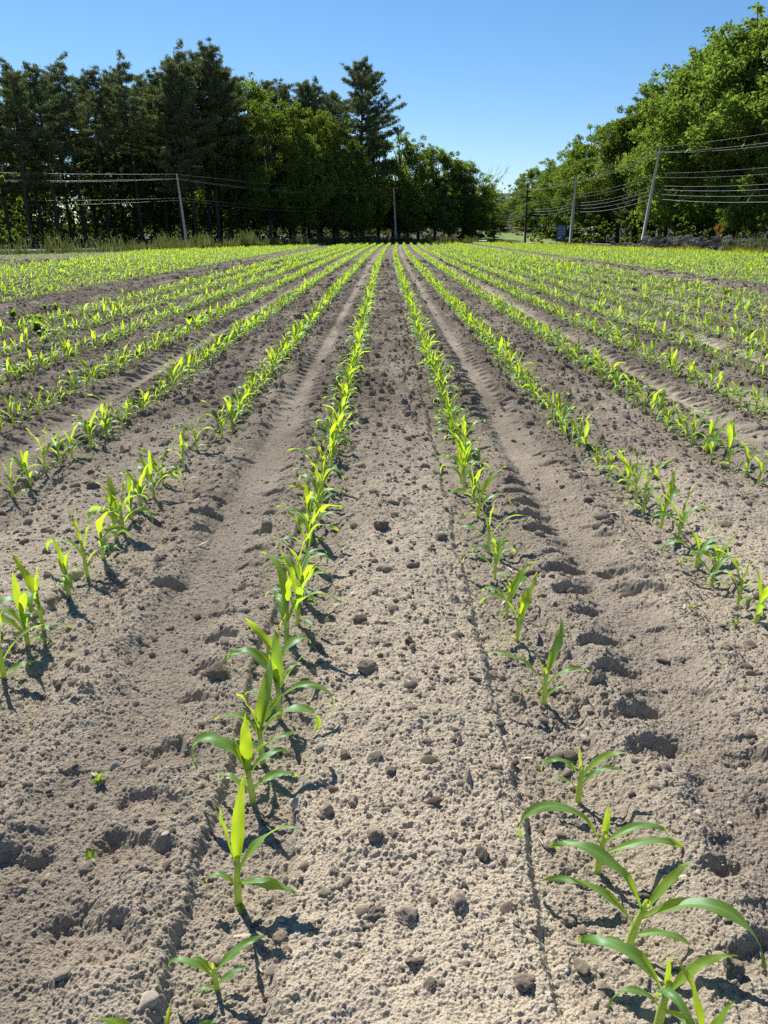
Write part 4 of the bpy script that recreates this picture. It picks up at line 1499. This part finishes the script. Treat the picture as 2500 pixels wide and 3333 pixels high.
pw = pole(0, 0, 0, 62, .14, M_POLE, 'utility pole standing out of view to the left', top=(-52, 62, 6.6))
p1 = pole(575, 565, 609, 70, .105, M_POLE, 'leaning pale utility pole before the left wood')
p2 = pole(1281, 610, 1290, 101, .15, M_POLE, 'pale utility pole before the middle of the tree line')
p3 = pole(1602, 648, 1608, 112, .13, M_POLED, 'thin dark utility pole at the end of left wood')
p4 = pole(1718, 603, 1709, 97, .15, M_POLED, 'dark utility pole with a crossarm beside the white car', arms=(.80,))
p5 = pole(1876, 575, 1857, 86, .17, M_POLE, 'grey utility pole right of the tall blue sign')
p6 = pole(2150, 475, 2090, 72, .16, M_POLE, 'leaning grey utility pole behind the stone wall')
p7 = pole(0, 0, 0, 42, .15, M_POLE, 'utility pole standing out of view to the right', top=(34.5, 42, 8.8))
chain = [pw, p1, p2, p3, p4, p5, p6, p7]


def wire(fr, off, r, sag, label, seq, name='power_cable', sp=False):
    b = MB()
    pts, total = [], []
    for i in range(len(seq) - 1):
        (f0, a0), (f1, a1) = seq[i], seq[i + 1]
        s, e = f0 + a0 * fr, f1 + a1 * fr
        L = np.linalg.norm(e - s)
        dd = (e - s)[:2] / np.linalg.norm((e - s)[:2])
        nn = np.array([-dd[1], dd[0], 0])
        n = 18
        for k in range(n + (i == len(seq) - 2)):
            t = k / n
            p = s + (e - s) * t + np.array([0, 0, off[1]]) + nn * off[0]
            p[2] -= sag * L * 4 * t * (1 - t)
            pts.append(p)
    b.tube(pts, r, 4, False)
    o = b.build(name, M_WIRE)
    return tag(o, label, 'power line', 'overhead lines between the poles')


LC = chain[:4]
RC = chain[3:]
wire(.985, (0, 0.05), .008, .010, 'thin topmost line strung across the left wood', LC)
wire(.94, (-.14, -.03), .0062, .016, 'upper cable of the left poles, wood side', LC)
wire(.94, (.14, -.06), .0062, .018, 'upper cable of the left poles, field side', LC)
wire(.68, (.10, 0), .0062, .014, 'lower cable of the left poles', LC)
wire(.66, (-.10, -.06), .0062, .020, 'lowest thin cable of the left poles', LC)
wire(.985, (0, .02), .009, .012, 'topmost line of the right poles', RC)
wire(.94, (-.16, 0), .011, .020, 'upper cable of the right poles, wood side', RC)
wire(.94, (.16, -.04), .012, .024, 'upper cable of the right poles, field side', RC)
wire(.74, (.10, 0), .008, .018, 'thin middle cable of the right poles', RC)
wire(.70, (-.10, 0), .008, .022, 'second thin middle cable of the right poles', RC)
wire(.62, (.14, 0.0), .012, .022, 'first thick lower cable of the right poles', RC)
wire(.585, (.16, 0.0), .015, .024, 'second thick lower cable of the right poles', RC)
wire(.54, (.14, 0.0), .014, .025, 'third thick lower cable of the right poles', RC)
wire(.495, (.16, 0.0), .018, .027, 'lowest and thickest cable of the right poles', RC)


# ------------------------------------------------------------------ signs
def text_mesh(body, size, mat, parent, loc, rot, name='lettering'):
    cu = bpy.data.curves.new(name, 'FONT')
    cu.body = body
    cu.size = size
    cu.align_x = 'CENTER'
    cu.align_y = 'CENTER'
    cu.extrude = 0.004
    cu.space_line = 1.05
    to = bpy.data.objects.new(name, cu)
    col.objects.link(to)
    dg = bpy.context.evaluated_depsgraph_get()
    me = bpy.data.meshes.new_from_object(to.evaluated_get(dg))
    bpy.data.objects.remove(to)
    me.materials.clear()
    me.materials.append(mat)
    o = bpy.data.objects.new(name, me)
    col.objects.link(o)
    o.parent = parent
    o.location = loc
    o.rotation_euler = rot
    return o


Y = 82
c0, c1 = at(1813, 786, Y), at(1841, 733, Y)
wd, ht = (at(1841, 733, Y) - at(1816, 733, Y))[0], c1[2] - c0[2]
cx = at(1827, 760, Y)
root = empty('verse_sign', (cx[0], Y, float(terr(cx[0], Y))), R(-8))
tag(root, 'tall navy blue sign board with white verse lettering left of grey pole', 'sign')
zc = cx[2] - float(terr(cx[0], Y))
MB().box((0, 0, zc), (wd, .06, ht)).build('panel', M_BLUE, root, False)
m = MB()
for sx in (-1, 1):
    m.box((sx * (wd / 2 + .035), 0, zc), (.07, .1, ht + .04))
m.box((0, 0, zc + ht / 2 + .055), (wd + .14, .1, .07))
m.build('frame', M_NAVY, root, False)
for sx in (-1, 1):
    m = MB(); m.tube([(sx * (wd / 2 + .035), .0, -.2), (sx * (wd / 2 + .035), .0, zc - ht / 2 - .021)], .035, 6); m.build('post', M_NAVY, root)
text_mesh('The grass\nwithers, the\nflower fades,\nbut the word\nof our God\nstands forever', .152, M_WHITE, root, (0, -.034, zc + ht * .17), (pi / 2, 0, 0))
text_mesh('Isaiah 40:8', .085, M_WHITE, root, (.03, -.034, zc - ht * .385), (pi / 2, 0, 0), 'small_lettering')
bk = MB()                                                      # white open book, tilted
for sx in (-1, 1):
    xs_ = np.linspace(0, .17 * sx, 7)
    tp = [(x, -.036, .05 * sin(abs(x) / .17 * pi * .8) + .05) for x in xs_]
    bt = [(x, -.036, .05 * sin(abs(x) / .17 * pi * .8) - .06) for x in xs_]
    bk.add(tp + bt, [(i, i + 1, i + 8, i + 7) for i in range(6)])
o = bk.build('book_emblem', M_WHITE, root, False)
o.location = (-.12, 0, zc - ht * .265)
o.rotation_euler = (0, R(-24), 0)

Y = 60.5
cx = at(2341, 744, Y)
z0 = float(terr(cx[0], Y))
root = empty('warning_sign', (cx[0], Y, z0), 0)
tag(root, 'tilted orange diamond road sign with black crossing mark above stone wall', 'road sign')
zc = cx[2] - z0
hd = 19.5 / F * proj(cx[0], Y, cx[2])[2]
a0 = R(8)


def rot2(x, z):
    return x * cos(a0) + z * sin(a0), -x * sin(a0) + z * cos(a0)


def plate(name, pts2, y0, th, mat):
    n = len(pts2)
    q = [rot2(*p) for p in pts2]
    v = [(x, y0, zc + z) for x, z in q] + [(x, y0 + th, zc + z) for x, z in q]
    f = [tuple(range(n)), tuple(range(2 * n - 1, n - 1, -1))] + [(i, i + n, (i + 1) % n + n, (i + 1) % n) for i in range(n)]
    return MB().add(v, f).build(name, mat, root, False)


plate('panel_edge', [(0, hd * 1.03), (hd * 1.03, 0), (0, -hd * 1.03), (-hd * 1.03, 0)], 0.0, .012, M_BLACK)
plate('panel', [(0, hd * .98), (hd * .98, 0), (0, -hd * .98), (-hd * .98, 0)], -.006, .006, M_ORANGE)
plate('main_road_mark', [(-.13 * hd, -.64 * hd), (.13 * hd, -.64 * hd), (.13 * hd, .64 * hd), (-.13 * hd, .64 * hd)], -.012, .005, M_BLACK)


def bar(x0, z0_, x1, z1, w):
    d = np.array([x1 - x0, z1 - z0_]); d /= np.linalg.norm(d)
    n = np.array([-d[1], d[0]]) * w
    return [(x0 + n[0], z0_ + n[1]), (x0 - n[0], z0_ - n[1]), (x1 - n[0], z1 - n[1]), (x1 + n[0], z1 + n[1])]


plate('side_road_mark', bar(.06 * hd, .0, .46 * hd, .40 * hd, .085 * hd), -.017, .005, M_BLACK)
plate('side_road_mark', bar(-.06 * hd, -.1 * hd, -.46 * hd, -.44 * hd, .085 * hd), -.017, .005, M_BLACK)
m = MB(); m.box((.03, .035, zc * .5 - .1), (.06, .04, zc + .2)); m.build('post', M_STEEL, root, False)

Y = 100
cx = at(1795, 755, Y)
root = empty('notice_board', (cx[0], Y, float(terr(cx[0], Y))), 0)
tag(root, 'small blank pale notice board on a post left of blue sign', 'sign')
MB().box((0, 0, cx[2]), (.42, .03, .40)).build('panel', M_STEEL, root, False)
m = MB(); m.tube([(0, .035, -.2), (0, .035, cx[2] + .1)], .03, 6); m.build('post', M_POLE, root)

# ------------------------------------------------------------------ guard rail
g0, g1 = at(1552, 786, 101), at(1583, 790, 99)
root = empty('guard_rail', (g0[0], g0[1], 0))
tag(root, 'short white roadside guard rail at the field\'s far corner', 'guard rail')
d = np.array([g1[0] - g0[0], g1[1] - g0[1], 0])
Lr = np.linalg.norm(d)
d /= Lr
ax = np.array([d, np.array([-d[1], d[0], 0]), [0, 0, 1]])
m = MB()
zr = .22
prof = [(-.15, 0), (-.11, -.05), (-.05, -.05), (0, 0), (.05, -.05), (.11, -.05), (.15, 0)]
v = []
for t in (-.1, Lr + .1):
    for pz, py_ in prof:
        v.append(d * t + ax[1] * py_ + np.array([0, 0, zr + pz]))
m.add(v, [(i, i + 1, i + 8, i + 7) for i in range(6)])
m.build('rail', M_CAR, root)
for t in (0.1, Lr / 2, Lr - .1):
    m = MB(); m.box(d * t + ax[1] * .08 + np.array([0, 0, .05]), (.1, .12, .7), ax); m.build('post', M_POLED, root, False)

# ------------------------------------------------------------------ car on the road, mostly below the rise
ccx = at(1726, 796, 100.5)
cz = float(terr(ccx[0], 100.5)) + .056
root = empty('parked_car', (ccx[0], 100.5, cz), R(118))
tag(root, 'white car on the road, only its roof showing beside the dark pole', 'car')
side = [(-2.15, .35), (-2.2, .75), (-1.95, .93), (-1.35, 1.0), (-.75, 1.42), (.55, 1.45), (1.2, 1.02), (2.0, .86), (2.2, .6), (2.15, .32)]
v, f = [], []
n = len(side)
for sy, inset in ((-.86, 0), (.86, 0)):
    for (x, z) in side:
        k = .16 if z > 1.2 else (.02 if z > .9 else 0)
        v.append((x, sy * (1 - k), z))
f = [tuple(range(n)), tuple(range(2 * n - 1, n - 1, -1))] + [(i, i + n, (i + 1) % n + n, (i + 1) % n) for i in range(n)]
body = MB().add(v, f).build('body', M_CAR, root, False)
for sy in (-1, 1):
    y0_, y1_ = sy * .864, sy * .735
    MB().add([(-1.2, y0_, 1.01), (1.05, y0_, 1.03), (.5, y1_, 1.38), (-.7, y1_, 1.36)], [(0, 1, 2, 3)]).build('side_window', M_GLASS, root, False)
    MB().box((2.17, sy * .6, .68), (.08, .34, .13)).build('headlight', M_STEEL, root, False)
    MB().box((-2.18, sy * .6, .76), (.08, .3, .14)).build('tail_light', M_LAMP, root, False)
    for x in (-1.35, 1.35):
        wh = MB().tube([(x, sy * .9, .32), (x, sy * .68, .32)], .32, 16).build('wheel', M_TYRE, root)
        MB().tube([(x, sy * .91, .32), (x, sy * .89, .32)], .19, 12).build('rim', M_STEEL, wh)
MB().add([(1.17, -.72, 1.06), (1.17, .72, 1.06), (.60, .66, 1.43), (.60, -.66, 1.43)], [(0, 1, 2, 3)]).build('windscreen', M_GLASS, root, False)
MB().add([(-1.32, -.70, 1.04), (-1.32, .70, 1.04), (-.80, .64, 1.41), (-.80, -.64, 1.41)], [(0, 1, 2, 3)]).build('rear_window', M_GLASS, root, False)

# ------------------------------------------------------------------ light, sky, camera
w = bpy.data.worlds.new('World')
sc.world = w
w.use_nodes = True
nt = w.node_tree
nt.nodes.clear()
sky = nt.nodes.new('ShaderNodeTexSky')
sky.sky_type = 'NISHITA'
sky.sun_disc = False
sky.sun_elevation = SUN_EL
sky.sun_rotation = -SUN_AZ
sky.altitude = 50
sky.air_density = 1.0
sky.dust_density = 0.1
sky.ozone_density = 6.0
bg = nt.nodes.new('ShaderNodeBackground')
bg.inputs['Strength'].default_value = 0.064
wo = nt.nodes.new('ShaderNodeOutputWorld')
hs_ = nt.nodes.new('ShaderNodeHueSaturation')
hs_.inputs['Saturation'].default_value = 1.13
nt.links.new(sky.outputs[0], hs_.inputs['Color'])
nt.links.new(hs_.outputs[0], bg.inputs['Color'])
nt.links.new(bg.outputs[0], wo.inputs['Surface'])

sd = bpy.data.lights.new('sun', 'SUN')
sd.energy = 5.0
sd.angle = R(0.53)
sd.color = (1.0, 0.955, 0.88)
so = bpy.data.objects.new('sun', sd)
col.objects.link(so)
so.rotation_euler = (SUN_EL - pi / 2, 0, SUN_AZ)             # light comes from ahead-left
so.location = (-20, 40, 50)

cd = bpy.data.cameras.new('camera')
cd.sensor_fit = 'VERTICAL'
cd.sensor_height = 36
cd.lens = 36 * F / 3333
cd.clip_start = 0.02
cd.clip_end = 5000
co = bpy.data.objects.new('camera', cd)
col.objects.link(co)
co.location = (0, 0, HC)
co.rotation_euler = (pi / 2 - PITCH, 0, 0)
sc.camera = co

sc.view_settings.view_transform = 'Standard'
sc.view_settings.look = 'None'
sc.view_settings.exposure = 0.95
sc.view_settings.gamma = 1
sc.view_settings.use_curve_mapping = False
sc.cycles.max_bounces = 8
sc.cycles.transmission_bounces = 4
sc.cycles.use_denoising = False
